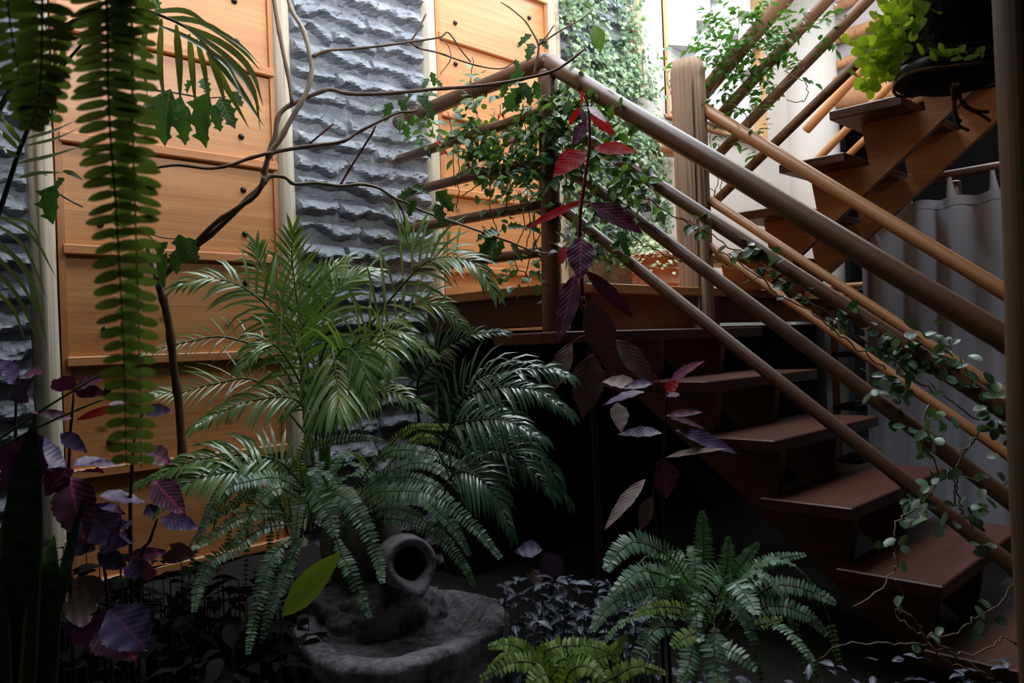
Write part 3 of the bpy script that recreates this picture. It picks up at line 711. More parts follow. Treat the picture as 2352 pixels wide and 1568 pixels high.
HL = [((392, 205), (365, 335), 2.3), ((416, 222), (402, 305), 2.32), ((432, 245), (418, 335), 2.3), ((480, 212), (460, 340), 2.28), ((505, 225), (538, 290), 2.33), ((492, 240), (505, 305), 2.31),
      ((530, 210), (560, 245), 2.34), ((445, 185), (425, 215), 2.34), ((465, 180), (478, 212), 2.34), ((335, -20), (328, 28), 2.3), ((350, -10), (366, 28), 2.3), ((128, 425), (110, 515), 2.18), ((148, 408), (126, 432), 2.2),
      ((386, 556), (357, 597), 2.33), ((384, 580), (370, 665), 2.29), ((404, 573), (404, 630), 2.34), ((411, 538), (428, 606), 2.31), ((432, 545), (450, 603), 2.33), ((335, 230), (362, 262), 2.32),
      ((900, 235), (880, 280), 2.6), ((915, 225), (940, 268), 2.58), ((950, 215), (925, 240), 2.6), ((958, 218), (1000, 268), 2.56), ((968, 220), (1008, 215), 2.62), ((945, 268), (948, 292), 2.58), ((925, 268), (915, 300), 2.6), ((932, 285), (936, 318), 2.6), ((985, 180), (970, 205), 2.64), ((1000, 185), (1020, 205), 2.64), ((990, 165), (1000, 200), 2.63),
      ((1205, 165), (1160, 198), 2.64), ((1210, 190), (1185, 240), 2.6), ((1200, 200), (1160, 260), 2.6), ((1185, 215), (1150, 250), 2.64), ((1228, 185), (1238, 232), 2.58), ((1205, 195), (1222, 240), 2.58), ((1165, 195), (1150, 225), 2.63), ((1222, 80), (1186, 105), 2.63), ((1225, 100), (1210, 138), 2.62), ((1238, 90), (1262, 112), 2.62), ((1180, 138), (1195, 165), 2.62),
      ((960, 440), (905, 465), 2.5), ((958, 460), (935, 498), 2.48), ((1000, 440), (1045, 485), 2.5), ((1000, 468), (1020, 520), 2.5), ((945, 432), (985, 440), 2.52), ((1150, 535), (1090, 545), 2.54), ((1140, 545), (1095, 600), 2.52), ((1155, 550), (1130, 600), 2.52), ((1172, 560), (1205, 600), 2.5), ((1165, 520), (1200, 518), 2.56), ((1205, 520), (1245, 532), 2.56), ((1430, 565), (1450, 590), 2.56), ((1420, 530), (1440, 575), 2.54)]
for a, b, dd in HL:
    P, Q = U(*a, dd), U(b[0], b[1], dd+R.uniform(-.03, .03))
    one_leaf(P, Q, (Q-P).length*R.uniform(.24, .32), M_holly, sh, prof=P_HOLLY, fold=R.uniform(.35, .8), wave=0, curl=.5)
for a, b, dd, ww in (((1364, 58), (1382, 118), 2.64, .026), ((1338, 8), (1360, 16), 2.66, .012)):
    one_leaf(U(*a, dd), U(*b, dd), ww, M_vine, sh, prof=P_OVAL, nrm=-CF, wave=0, stem=U(1357, 23, 2.66), stemmat=M_twig)

# ------------------------------------------------------------------ palms
def palm(name, label, base, fr, mats, group='feather palms in the bed', stems=None):
    t = thing(name, label, 'palm', base, group)
    for f in fr:
        pts, d, n, Lm, W = f[:5]; kw = f[5] if len(f) > 5 else {}
        frond_palm(PX(pts, d[0], d[1]), n, Lm, W, mats=mats, parent=t, **kw)
    for s in (stems or []): 
        MB().tube(crv(s[0], 8), s[1], 8).build('stem', M_rachis, t)
    return t
UPC = (-CF.x, -CF.y, .9)
pb = U(745, 1150, 2.6)
palm('feather_palm', 'bushy bright green palm in the centre in front of the stone wall', (pb.x, pb.y, .25), [
    ([(735, 1000), (700, 800), (684, 700), (671, 600), (672, 541)], (2.6, 2.6), 20, .20, .0085, dict(up=-CF, ang=(48, 30), grav=.5, lift=.05)),
    ([(745, 1000), (800, 830), (857, 738), (957, 620), (1020, 590), (1090, 605), (1125, 650)], (2.6, 2.45), 26, .22, .0095, dict(up=UPC, grav=1.3)),
    ([(742, 1000), (735, 850), (755, 782), (768, 830), (776, 890), (780, 935)], (2.55, 2.2), 15, .22, .013, dict(up=-CF, ang=(50, 12), grav=1.3, start=.52, lm=(.8, .6))),
    ([(735, 1000), (690, 820), (643, 734), (560, 660), (480, 640), (420, 652)], (2.55, 2.4), 22, .19, .009, dict(up=UPC, grav=1.2)),
    ([(735, 1030), (700, 940), (660, 912), (571, 922), (500, 950), (455, 975)], (2.5, 2.3), 22, .13, .0095, dict(up=UPC, grav=1.4)),
    ([(730, 1000), (640, 830), (525, 775), (440, 783), (382, 797), (330, 812)], (2.6, 2.4), 16, .12, .005, dict(up=UPC, grav=.9)),
    ([(730, 1030), (600, 880), (500, 880), (420, 900), (360, 905)], (2.65, 2.5), 18, .15, .005, dict(up=UPC, grav=.5)),
    ([(750, 1000), (830, 820), (870, 757), (885, 790), (895, 840)], (2.5, 2.25), 12, .17, .011, dict(up=-CF, ang=(70, 20), grav=1.5, start=.5)),
    ([(750, 1020), (800, 930), (850, 903), (905, 900), (965, 930)], (2.5, 2.3), 14, .14, .009, dict(up=UPC, grav=1.4)),
    ([(742, 1000), (735, 800), (760, 690), (800, 640), (850, 625)], (2.65, 2.75), 20, .18, .009, dict(up=UPC, grav=.9)),
    ([(742, 1000), (720, 830), (700, 720), (740, 640), (790, 600)], (2.7, 2.8), 20, .17, .009, dict(up=UPC, grav=.8)),
    ([(750, 1010), (830, 860), (930, 720), (1000, 700), (1060, 740)], (2.6, 2.5), 20, .17, .009, dict(up=UPC, grav=1.3)),
    ([(745, 1010), (800, 880), (870, 780), (920, 760), (980, 800)], (2.55, 2.4), 18, .15, .009, dict(up=UPC, grav=1.3)),
    ([(740, 1010), (690, 880), (640, 800), (600, 790), (560, 830)], (2.5, 2.35), 18, .16, .009, dict(up=UPC, grav=1.3)),
    ([(742, 1010), (705, 860), (650, 700), (600, 610), (590, 570)], (2.65, 2.7), 20, .18, .008, dict(up=UPC, grav=.7)),
    ([(742, 1010), (755, 870), (790, 800), (830, 830), (850, 900)], (2.45, 2.2), 16, .17, .011, dict(up=-CF, ang=(60, 20), grav=1.3, start=.4)),
], [M_palm, M_rachis], stems=[(PX([(745, 1160), (740, 1080), (738, 980), (735, 850)], 2.6), (.012, .007)), (PX([(755, 1160), (752, 1060), (760, 950), (800, 830)], 2.6), (.012, .006)), (PX([(735, 1160), (725, 1080), (700, 960), (690, 800)], 2.62), (.010, .006))])
pb = U(1120, 1250, 2.6)
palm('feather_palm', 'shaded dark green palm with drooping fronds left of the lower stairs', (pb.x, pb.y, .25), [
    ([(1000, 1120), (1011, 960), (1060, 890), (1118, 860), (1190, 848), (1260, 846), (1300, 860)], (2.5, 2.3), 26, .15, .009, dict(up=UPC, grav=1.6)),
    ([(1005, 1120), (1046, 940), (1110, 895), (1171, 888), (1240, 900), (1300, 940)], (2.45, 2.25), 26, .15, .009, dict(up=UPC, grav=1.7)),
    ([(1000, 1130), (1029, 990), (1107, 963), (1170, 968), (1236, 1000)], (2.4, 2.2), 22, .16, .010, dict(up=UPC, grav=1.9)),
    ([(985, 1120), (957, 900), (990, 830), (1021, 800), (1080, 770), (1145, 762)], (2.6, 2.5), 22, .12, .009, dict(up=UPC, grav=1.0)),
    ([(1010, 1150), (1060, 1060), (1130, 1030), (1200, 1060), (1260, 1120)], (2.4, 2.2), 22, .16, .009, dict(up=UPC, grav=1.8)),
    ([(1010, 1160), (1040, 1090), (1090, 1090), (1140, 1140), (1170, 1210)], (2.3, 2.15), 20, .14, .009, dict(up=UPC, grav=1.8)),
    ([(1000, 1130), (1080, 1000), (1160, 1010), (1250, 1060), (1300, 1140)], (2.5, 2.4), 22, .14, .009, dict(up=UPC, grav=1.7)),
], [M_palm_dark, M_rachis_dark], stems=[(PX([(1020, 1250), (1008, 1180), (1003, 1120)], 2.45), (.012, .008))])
pb = U(640, 1250, 2.35)
palm('feather_palm', 'low green palm fronds against the left panel beside the fern', (pb.x, pb.y, .25), [
    ([(700, 1120), (640, 1058), (543, 1045), (440, 1060), (330, 1105)], (2.35, 2.2), 26, .14, .010, dict(up=UPC, grav=1.4)),
    ([(690, 1130), (600, 1085), (520, 1085), (430, 1110), (370, 1160)], (2.3, 2.15), 22, .12, .010, dict(up=UPC, grav=1.4)),
], [M_palm, M_rachis])
pb = U(-140, 1300, 1.9)
t = thing('feather_palm', 'tall glossy palm at upper left catching bluish light, behind the hanging fern', 'palm', (pb.x, pb.y, .25), 'feather palms in the bed')
MB().tube(crv(PX([(-140, 1500), (-120, 1000), (-80, 700)], 1.9, 1.75), 8), (.02, .014), 8).build('stem', M_rachis_dark, t)
def frond_list(rach, rr, leaves, d, W, nrm, mid=0.):
    mb = MB(); 
    for l in leaves:
        dd = d+R.uniform(-.04, .04); n = len(l)-1
        mb.ribbon([U(p[0], p[1], dd+mid*math.sin(PI*i/n)-.05*i/n) for i, p in enumerate(l)], W*R.uniform(.85, 1.15), V(nrm)+rv(.25))
    o = mb.build('frond', M_palm_tall, t); MB().tube(crv(PX(rach, d), 24), rr, 6).build('rachis', M_rachis_dark, o)
frond_list([(-80, 700), (-20, 300), (120, 80), (260, 30), (330, 25), (380, 40), (430, 65), (480, 110)], (.008, .002), [
    [(371, 43), (368, 150), (380, 250)], [(405, 57), (412, 150), (414, 245)], [(435, 78), (442, 160), (450, 250)], [(452, 90), (470, 160), (478, 222)], [(478, 112), (500, 175), (520, 250)], [(470, 105), (520, 200), (573, 296)], [(460, 92), (540, 190), (608, 293)],
    [(430, 65), (520, 130), (580, 200), (598, 300)], [(405, 52), (510, 100), (575, 160), (605, 245)], [(380, 40), (450, 48), (540, 95), (603, 155)], [(390, 45), (470, 55), (550, 110), (598, 162)], [(480, 112), (560, 180), (600, 258)], [(368, 60), (440, 92), (520, 150), (562, 232)], [(345, 30), (330, 110), (338, 220)], [(340, 30), (420, 25), (480, 55)]], 1.95, .0085, (-.5, -.5, .5), .03)
frond_list([(-80, 700), (0, 482), (54, 321), (118, 189), (189, 100), (240, 40)], (.007, .002), [
    [(55, 320), (120, 302), (185, 272)], [(60, 335), (130, 318), (190, 290)], [(40, 375), (110, 360), (190, 335)], [(20, 415), (80, 395), (112, 405)], [(50, 330), (20, 290), (-10, 240)], [(45, 345), (10, 310), (-20, 290)], [(40, 360), (10, 345), (-20, 335)], [(115, 190), (140, 150), (165, 95)], [(118, 200), (150, 192), (185, 165)],
    [(125, 190), (150, 120), (138, 55)], [(125, 165), (130, 120), (122, 85)], [(140, 150), (147, 105), (155, 68)], [(45, 408), (90, 398), (150, 396)], [(145, 392), (168, 400), (192, 415)], [(90, 245), (60, 200), (55, 140)], [(80, 265), (110, 270), (150, 240)]], 1.85, .0065, (-.5, -.5, .5), .02)
frond_list([(-80, 700), (-60, 560), (-30, 490)], (.008, .004), [
    [(-40, 500), (50, 560), (110, 690)], [(-40, 520), (40, 600), (105, 700)], [(-40, 560), (40, 640), (105, 745)], [(-40, 590), (40, 680), (95, 800)], [(-40, 640), (30, 710), (60, 790)], [(-40, 480), (70, 540), (130, 640)], [(-40, 540), (60, 620), (110, 800)], [(-40, 500), (60, 510), (100, 580)]], 1.55, .0042, (-.5, -.5, .7), .02)

# ------------------------------------------------------------------ ferns
def fern(label, base, fr, mats, Lm, rnd=None, group='sword ferns in the bed'):
    t = thing('sword_fern', label, 'fern', base, group)
    for f in fr:
        pts, d = f[0], f[1]; l = f[2] if len(f) > 2 else Lm
        frond_fern(PX(pts, d[0], d[1]), 0, l, f[3] if len(f) > 3 else mats, t, up=UPC)
    if rnd:
        n, (cx, cy, dd), rad = rnd
        for i in range(n):
            a = 2*PI*i/n+R.uniform(-.2, .2); L = rad*R.uniform(.6, 1.05); hgt = R.uniform(.25, .75)*rad
            b = V(U(cx, cy, dd))+V((R.uniform(-.05, .05), R.uniform(-.05, .05), 0)); dr = V((math.cos(a), math.sin(a), 0))
            P = [b, b+dr*L*.3+V((0, 0, hgt*.8)), b+dr*L*.65+V((0, 0, hgt)), b+dr*L*.95+V((0, 0, hgt*.55)), b+dr*L*1.1+V((0, 0, hgt*.0-R.uniform(0, .1)))]
            frond_fern(P, 0, Lm*R.uniform(.7, 1.0), mats, t, up=(0, 0, 1))
    return t
FM = [M_fern, M_fern_stem]
fb = U(720, 1180, 2.35)
fern('large sword fern arching over the clay jars and stone basin', (fb.x, fb.y, .25), [
    ([(700, 1130), (640, 1098), (580, 1103), (507, 1130), (471, 1203), (440, 1290)], (2.3, 2.1), .036),
    ([(690, 1200), (600, 1215), (543, 1254), (482, 1290), (455, 1350), (445, 1406)], (2.25, 2.05), .04),
    ([(690, 1220), (640, 1260), (616, 1300), (598, 1362), (580, 1440), (569, 1504)], (2.2, 2.0), .036),
    ([(700, 1230), (665, 1290), (645, 1344), (620, 1400), (600, 1480)], (2.2, 2.05), .034),
    ([(715, 1160), (718, 1125), (745, 1160), (760, 1200), (770, 1234)], (2.15, 2.05), .046),
    ([(720, 1170), (760, 1140), (795, 1145), (835, 1203), (868, 1283), (879, 1340)], (2.2, 2.0), .04),
    ([(770, 1225), (785, 1270), (803, 1308), (830, 1370), (850, 1420)], (2.05, 1.95), .03),
    ([(780, 1190), (835, 1127), (900, 1080), (962, 1062), (1020, 1085), (1058, 1130)], (2.4, 2.25), .036),
    ([(780, 1200), (850, 1140), (897, 1127), (998, 1138), (1089, 1210), (1151, 1283)], (2.3, 2.1), .042),
    ([(800, 1200), (900, 1140), (970, 1145), (1035, 1203), (1080, 1275)], (2.35, 2.2), .038),
    ([(780, 1170), (868, 1054), (937, 1033), (1035, 1058), (1114, 1105)], (2.45, 2.3), .034),
    ([(810, 1210), (860, 1180), (900, 1167), (962, 1188), (1046, 1250)], (2.4, 2.3), .036),
    ([(640, 1130), (658, 1087), (687, 1051), (745, 1016), (825, 1003), (880, 1012)], (2.35, 2.25), .03),
    ([(665, 1120), (640, 1085), (622, 1040)], (2.3, 2.3), .03),
    ([(880, 1080), (940, 1020), (984, 1005), (1053, 1030), (1143, 1066)], (2.5, 2.4), .03, [M_fern_lime, M_fern_stem]),
    ([(860, 1070), (930, 990), (1010, 980), (1085, 985)], (2.5, 2.4), .026, [M_fern_lime, M_fern_stem]),
    ([(1040, 1060), (1100, 1075), (1140, 1100), (1178, 1155)], (2.35, 2.3), .022, [M_fern_brown, M_fern_stem]),
    ([(700, 1120), (690, 1070), (706, 1010), (730, 960)], (2.3, 2.3), .03, [M_fern_lime, M_fern_stem]),
    ([(640, 1150), (600, 1130), (560, 1140), (520, 1170), (480, 1190)], (2.3, 2.2), .03),
    ([(650, 1180), (590, 1180), (530, 1200), (480, 1240), (440, 1260)], (2.25, 2.1), .03),
    ([(680, 1140), (640, 1120), (600, 1150), (560, 1210), (540, 1260)], (2.2, 2.1), .036),
    ([(690, 1110), (620, 1080), (560, 1070), (490, 1075), (440, 1040)], (2.35, 2.3), .03),
    ([(800, 1190), (860, 1110), (920, 1095), (990, 1110), (1040, 1150)], (2.4, 2.3), .036),
    ([(820, 1210), (900, 1190), (990, 1220), (1060, 1290), (1090, 1350)], (2.4, 2.3), .034),
], FM, .034, (20, (700, 1230, 2.5), .32))
fb = U(1620, 1440, 1.95)
FR2 = [([(1600, 1390), (1560, 1300), (1500, 1255), (1450, 1245), (1410, 1280), (1392, 1310)], (1.95, 1.8), .046),
    ([(1590, 1400), (1540, 1330), (1480, 1310), (1440, 1330), (1400, 1370)], (1.9, 1.75), .036),
    ([(1600, 1410), (1520, 1350), (1450, 1360), (1390, 1400), (1360, 1450)], (1.9, 1.75), .036),
    ([(1640, 1400), (1660, 1330), (1640, 1320), (1600, 1380), (1600, 1450), (1612, 1472)], (1.9, 1.75), .042),
    ([(1660, 1400), (1680, 1340), (1700, 1350), (1725, 1385), (1738, 1412)], (1.9, 1.75), .042),
    ([(1610, 1400), (1615, 1290), (1615, 1220), (1612, 1172)], (2.05, 2.1), .036),
    ([(1650, 1400), (1665, 1320), (1672, 1270), (1672, 1232)], (2.0, 2.0), .032),
    ([(1660, 1400), (1690, 1320), (1715, 1280), (1742, 1246)], (2.0, 2.0), .032),
    ([(1670, 1400), (1720, 1320), (1780, 1285), (1852, 1272)], (1.95, 1.95), .032),
    ([(1680, 1420), (1760, 1350), (1820, 1345), (1880, 1365), (1920, 1385)], (1.9, 1.85), .034),
    ([(1680, 1430), (1770, 1390), (1850, 1410), (1900, 1460)], (1.85, 1.8), .034),
    ([(1640, 1430), (1650, 1480), (1690, 1500), (1740, 1540)], (1.8, 1.7), .034),
    ([(1600, 1430), (1590, 1480), (1580, 1530), (1560, 1570)], (1.8, 1.7), .036),
    ([(1610, 1420), (1560, 1395), (1500, 1395), (1455, 1412)], (1.85, 1.75), .026, [M_fern_lime, M_fern_stem]),
    ([(1600, 1450), (1570, 1465), (1540, 1485)], (1.75, 1.7), .03, [M_fern_lime, M_fern_stem]),
    ([(1720, 1440), (1760, 1430), (1800, 1418)], (1.8, 1.8), .02, [M_fern_lime, M_fern_stem]),
    ([(1640, 1440), (1640, 1500), (1650, 1560), (1655, 1600)], (1.75, 1.65), .04),
    ([(1560, 1440), (1510, 1440), (1480, 1480), (1450, 1540)], (1.8, 1.7), .034)]
fern('dark sword fern in the bed before the lower stairs', (fb.x, fb.y, .25), FR2, FM, .034, (14, (1640, 1470, 1.95), .3))
fb = U(1280, 1600, 1.75)
fern('small bright yellow green fern at the bottom edge beside basin', (fb.x, fb.y, .25), [
    ([(1290, 1590), (1250, 1500), (1320, 1482), (1380, 1490), (1420, 1520)], (1.72, 1.7), .03),
    ([(1280, 1590), (1210, 1500), (1170, 1480), (1120, 1485)], (1.72, 1.7), .03),
    ([(1280, 1590), (1240, 1530), (1180, 1520), (1100, 1560)], (1.7, 1.65), .034),
    ([(1290, 1590), (1330, 1530), (1400, 1500), (1440, 1460)], (1.72, 1.75), .03),
    ([(1300, 1600), (1400, 1560), (1460, 1530), (1530, 1545)], (1.7, 1.7), .03),
    ([(1280, 1590), (1220, 1530), (1200, 1490), (1190, 1470)], (1.75, 1.78), .03, FM),
    ([(1290, 1600), (1310, 1540), (1350, 1530), (1390, 1560)], (1.68, 1.6), .034),
    ([(1290, 1600), (1260, 1550), (1230, 1560), (1200, 1600)], (1.66, 1.6), .034),
], [M_fern_lime, M_fern_stem], .03, (8, (1290, 1600, 1.75), .16))
# hanging fern in the foreground
hb = U(270, -260, .92)
t = thing('hanging_fern', 'long drooping fern fronds hanging in the left foreground', 'fern', tuple(hb))
P_HANG = [(0, .5), (.2, .95), (.5, 1), (.8, .8), (.95, .4), (1, .1)]
HM = [M_fern_hang, M_fern_stem]
TWD = (-CF.x, -CF.y, .35)
for pts, d, Lm in (([(262, -260), (240, -120), (247, 50), (250, 250), (268, 500), (284, 800), (290, 1072)], (.92, .90), .040),
                   ([(278, -260), (292, -120), (303, 60), (305, 300), (312, 520), (320, 800), (324, 1072)], (.94, .93), .034),
                   ([(110, -260), (98, -120), (97, 60), (92, 200), (72, 300)], (.86, .84), .036),
                   ([(30, -260), (18, -120), (20, 20), (40, 150), (60, 270)], (.9, .88), .036),
                   ([(60, -260), (40, -150), (60, -40), (125, 120), (118, 290)], (.95, .95), .034)):
    frond_fern(PX(pts, d[0], d[1]), 0, Lm, HM, t, up=TWD, start=.02, gap=.0118, W=.0058, tipw=.45, drop=.25, prof=P_HANG)
mb = MB(); mb.lathe([(.001, 0), (.09, 0), (.11, .05), (.125, .14), (.13, .145), (.12, .14), (.02, .13)], U(170, -330, .98), (0, 0, 1), 24)
mb.build('pot', M_basket, t)

# ------------------------------------------------------------------ red and purple leaved plants
t = thing('bloodleaf_plant', 'tall crimson stemmed plant with big drooping purple leaves before the landing post', 'plant', tuple(V((U(1365, 1000, 2.35).x, U(1365, 1000, 2.35).y, .25))), 'red leaved bloodleaf plants')
b0 = U(1365, 1000, 2.35)
branch('stem', [V((b0.x, b0.y, .25))]+PX([(1362, 900), (1352, 770), (1338, 680)], 2.4), (.009, .0068), M_darkstem, t, 20)  # lower stem in a darker colour that stands in for shade
branch('stem', PX([(1338, 682), (1333, 600), (1332, 500), (1345, 400), (1354, 330), (1352, 250), (1340, 215)], 2.4, 2.4), (.0066, .003), M_redstem, t, 30)
RL = [('r', (1335, 245), (1337, 205), .012), ('r', (1333, 245), (1306, 288), .012), ('p', (1352, 245), (1392, 275), .016), ('p', (1345, 278), (1318, 330), .026), ('r', (1358, 268), (1412, 305), .026), ('p', (1336, 248), (1345, 290), .012),
      ('r', (1342, 345), (1272, 398), .048), ('r', (1365, 340), (1460, 342), .034), ('r', (1335, 463), (1205, 518), .018), ('p', (1355, 466), (1480, 530), .042), ('p', (1335, 545), (1332, 638), .056),
      ('r', (1300, 565), (1285, 605), .02), ('p', (1322, 628), (1282, 785), .044), ('p', (1345, 622), (1462, 730), .03), ('b', (1350, 690), (1412, 850), .066), ('b', (1415, 780), (1510, 885), .048), ('b', (1312, 785), (1258, 910), .040),
      ('b', (1362, 812), (1335, 962), .070), ('b', (1385, 850), (1450, 905), .034), ('b', (1418, 925), (1428, 988), .038)]
mm = dict(r=M_red, p=M_purple, b=M_brownleaf, v=M_violet)
for i, (k, a, b, W) in enumerate(RL):
    P, Q = U(*a, 2.38), U(b[0], b[1], 2.34+R.uniform(-.05, .05))
    one_leaf(P, Q, W*.74, mm[k], t, prof=P_BIG if W > .03 else P_BIGL, nrm=(-CF+V((0, 0, .25))+rv(.25)), fold=.2, wave=.06, curl=.25)
for pts in ([(1340, 700), (1360, 735), (1352, 745)], [(1352, 770), (1330, 775), (1312, 790)], [(1355, 800), (1375, 800), (1362, 815)], [(1358, 820), (1400, 800), (1418, 785)], [(1338, 460), (1360, 466)], [(1332, 462), (1315, 462), (1300, 466)], [(1362, 880), (1400, 890), (1418, 925)]):
    branch('petiole', PX(pts, 2.39), (.0022, .0016), M_redstem, t, kn=False)
def bloodleaf(label, stems, leaves, dd):
    b = V(stems[0][0]); t = thing('bloodleaf_plant', label, 'plant', (b.x, b.y, .25), 'red leaved bloodleaf plants')
    for s in stems: branch('stem', s, (.005, .0025), M_darkstem, t)
    for (k, a, b, W) in leaves:
        P, Q = U(*a, dd+R.uniform(-.04, .04)), U(b[0], b[1], dd+R.uniform(-.07, .05))
        Q = Q+(Q-P)*.12
        one_leaf(P, Q, W*.92, mm[k], t, prof=P_BIG, nrm=(-CF*.8+V((0, 0, .7))+rv(.35)), fold=.25, wave=.07, curl=.3)
def fl(px, py, d): p = U(px, py, d); return V((p.x, p.y, .25))
bloodleaf('bloodleaf with violet sheen on its leaves beside the middle stair treads', [[fl(1530, 1300, 2.15)]+PX([(1524, 1200), (1526, 1050), (1530, 940), (1535, 880)], 2.15), [fl(1515, 1300, 2.15)]+PX([(1510, 1240), (1500, 1150), (1512, 1060)], 2.12)],
          [('p', (1535, 880), (1602, 830), .022), ('r', (1530, 900), (1555, 875), .02), ('p', (1520, 895), (1510, 860), .014), ('v', (1500, 880), (1435, 885), .016), ('v', (1480, 900), (1390, 918), .02), ('b', (1465, 885), (1390, 870), .026), ('v', (1520, 995), (1425, 988), .022), ('v', (1552, 988), (1688, 1028), .026), ('p', (1530, 955), (1612, 940), .014), ('b', (1530, 1050), (1648, 1022), .014),
           ('p', (1518, 1055), (1535, 1138), .044), ('b', (1482, 1100), (1395, 1195), .022), ('b', (1498, 1140), (1470, 1212), .024), ('p', (1540, 960), (1620, 975), .014), ('p', (1530, 910), (1560, 900), .016)], 2.13)
bloodleaf('small violet leaved sprig at ground level right of the stone basin', [[fl(1270, 1400, 2.2)]+PX([(1265, 1340), (1250, 1290), (1248, 1262)], 2.2)],
          [('v', (1245, 1262), (1188, 1262), .030), ('v', (1250, 1268), (1280, 1335), .040), ('v', (1300, 1330), (1315, 1345), .02), ('b', (1245, 1310), (1222, 1335), .022), ('b', (1290, 1330), (1312, 1348), .02)], 2.18)
lv = []
LP = [('v', (40, 880), (0, 830), .03), ('p', (40, 870), (85, 850), .034), ('v', (38, 880), (50, 915), .03), ('v', (170, 895), (125, 870), .03), ('p', (172, 890), (225, 868), .026), ('p', (170, 895), (230, 900), .02), ('p', (165, 960), (85, 945), .014), ('r', (175, 965), (285, 925), .012), ('v', (330, 945), (385, 940), .02), ('p', (250, 930), (300, 925), .012),
      ('v', (95, 1000), (20, 1150), .08), ('v', (40, 1030), (150, 1060), .05), ('v', (140, 995), (190, 1030), .02), ('p', (155, 1075), (105, 1130), .036), ('v', (165, 1070), (240, 1050), .02), ('p', (180, 1085), (232, 1080), .028), ('v', (205, 1065), (268, 1062), .012), ('p', (335, 1035), (388, 1060), .03),
      ('p', (160, 1095), (185, 1225), .052), ('p', (170, 1085), (120, 1120), .03), ('v', (190, 1165), (265, 1240), .058), ('v', (225, 1140), (330, 1145), .026), ('p', (355, 1105), (410, 1165), .036), ('v', (225, 1160), (280, 1170), .014), ('v', (370, 1190), (442, 1205), .026), ('v', (330, 1180), (362, 1165), .02), ('v', (275, 1225), (310, 1240), .02), ('v', (280, 1215), (300, 1195), .018),
      ('v', (220, 1260), (152, 1250), .024), ('v', (228, 1255), (280, 1245), .026), ('v', (225, 1270), (285, 1300), .026), ('p', (285, 1285), (375, 1265), .02), ('b', (330, 1285), (340, 1330), .03), ('b', (370, 1280), (435, 1275), .018), ('b', (390, 1250), (440, 1270), .016), ('v', (300, 1290), (320, 1320), .028)]
bloodleaf('spreading purple leaved bloodleaf in the lower left before the panel', [[fl(170, 1500, 1.85)]+PX([(160, 1300), (158, 1150), (160, 1020), (170, 900)], 1.85), [fl(260, 1500, 1.85)]+PX([(245, 1350), (225, 1280)], 1.85), [fl(310, 1500, 1.85)]+PX([(320, 1330), (345, 1240), (362, 1190)], 1.85), [fl(60, 1500, 1.85)]+PX([(40, 1200), (36, 1000), (38, 890)], 1.85), [fl(300, 1500, 1.85)]+PX([(300, 1250), (302, 1100), (310, 1000), (330, 945)], 1.85)], LP, 1.83)
bloodleaf('lowest dusky bloodleaf near the ground at the lower left', [[fl(240, 1560, 1.8)]+PX([(240, 1480), (230, 1390)], 1.8)],
          [('v', (235, 1400), (220, 1500), .075), ('v', (250, 1400), (330, 1480), .06), ('p', (240, 1420), (300, 1500), .06), ('b', (225, 1390), (150, 1400), .05), ('b', (230, 1380), (180, 1330), .04)], 1.78)
# thin green stalks crossing the left corner
t = thing('green_stalks', 'two thin leaning green stalks crossing the lower left corner', 'plant', tuple(fl(-60, 1100, 1.75)))
for pts in ([(-60, 1050), (60, 965), (180, 890), (240, 855)], [(-60, 1060), (80, 985), (180, 940), (240, 915)]): branch('stalk', PX(pts, 1.75, 1.8), (.0028, .002), M_greenstem, t)
# ------------------------------------------------------------------ snake plant
P_SNAKE = [(0, .55), (.2, .8), (.45, 1), (.7, .95), (.86, .62), (.95, .28), (1, .02)]
b0 = fl(50, 1700, 1.3)
t = thing('snake_plant', 'snake plant with yellow edged sword leaves in the lower left corner', 'plant', tuple(b0))
for a, b, W in (((40, 1850), (55, 960), .040), ((85, 1850), (108, 1235), .034), ((10, 1850), (-30, 1250), .036), ((70, 1700), (178, 1148), .012)):
    P, Q = U(*a, 1.32), U(*b, 1.28); 
    mb = MB(); mb.leaf(P, Q-P, -CF+V((0, .1, 0)), (Q-P).length, W, P_SNAKE, 0, .35, .1, .0); mb.build('leaf', M_snake, t)

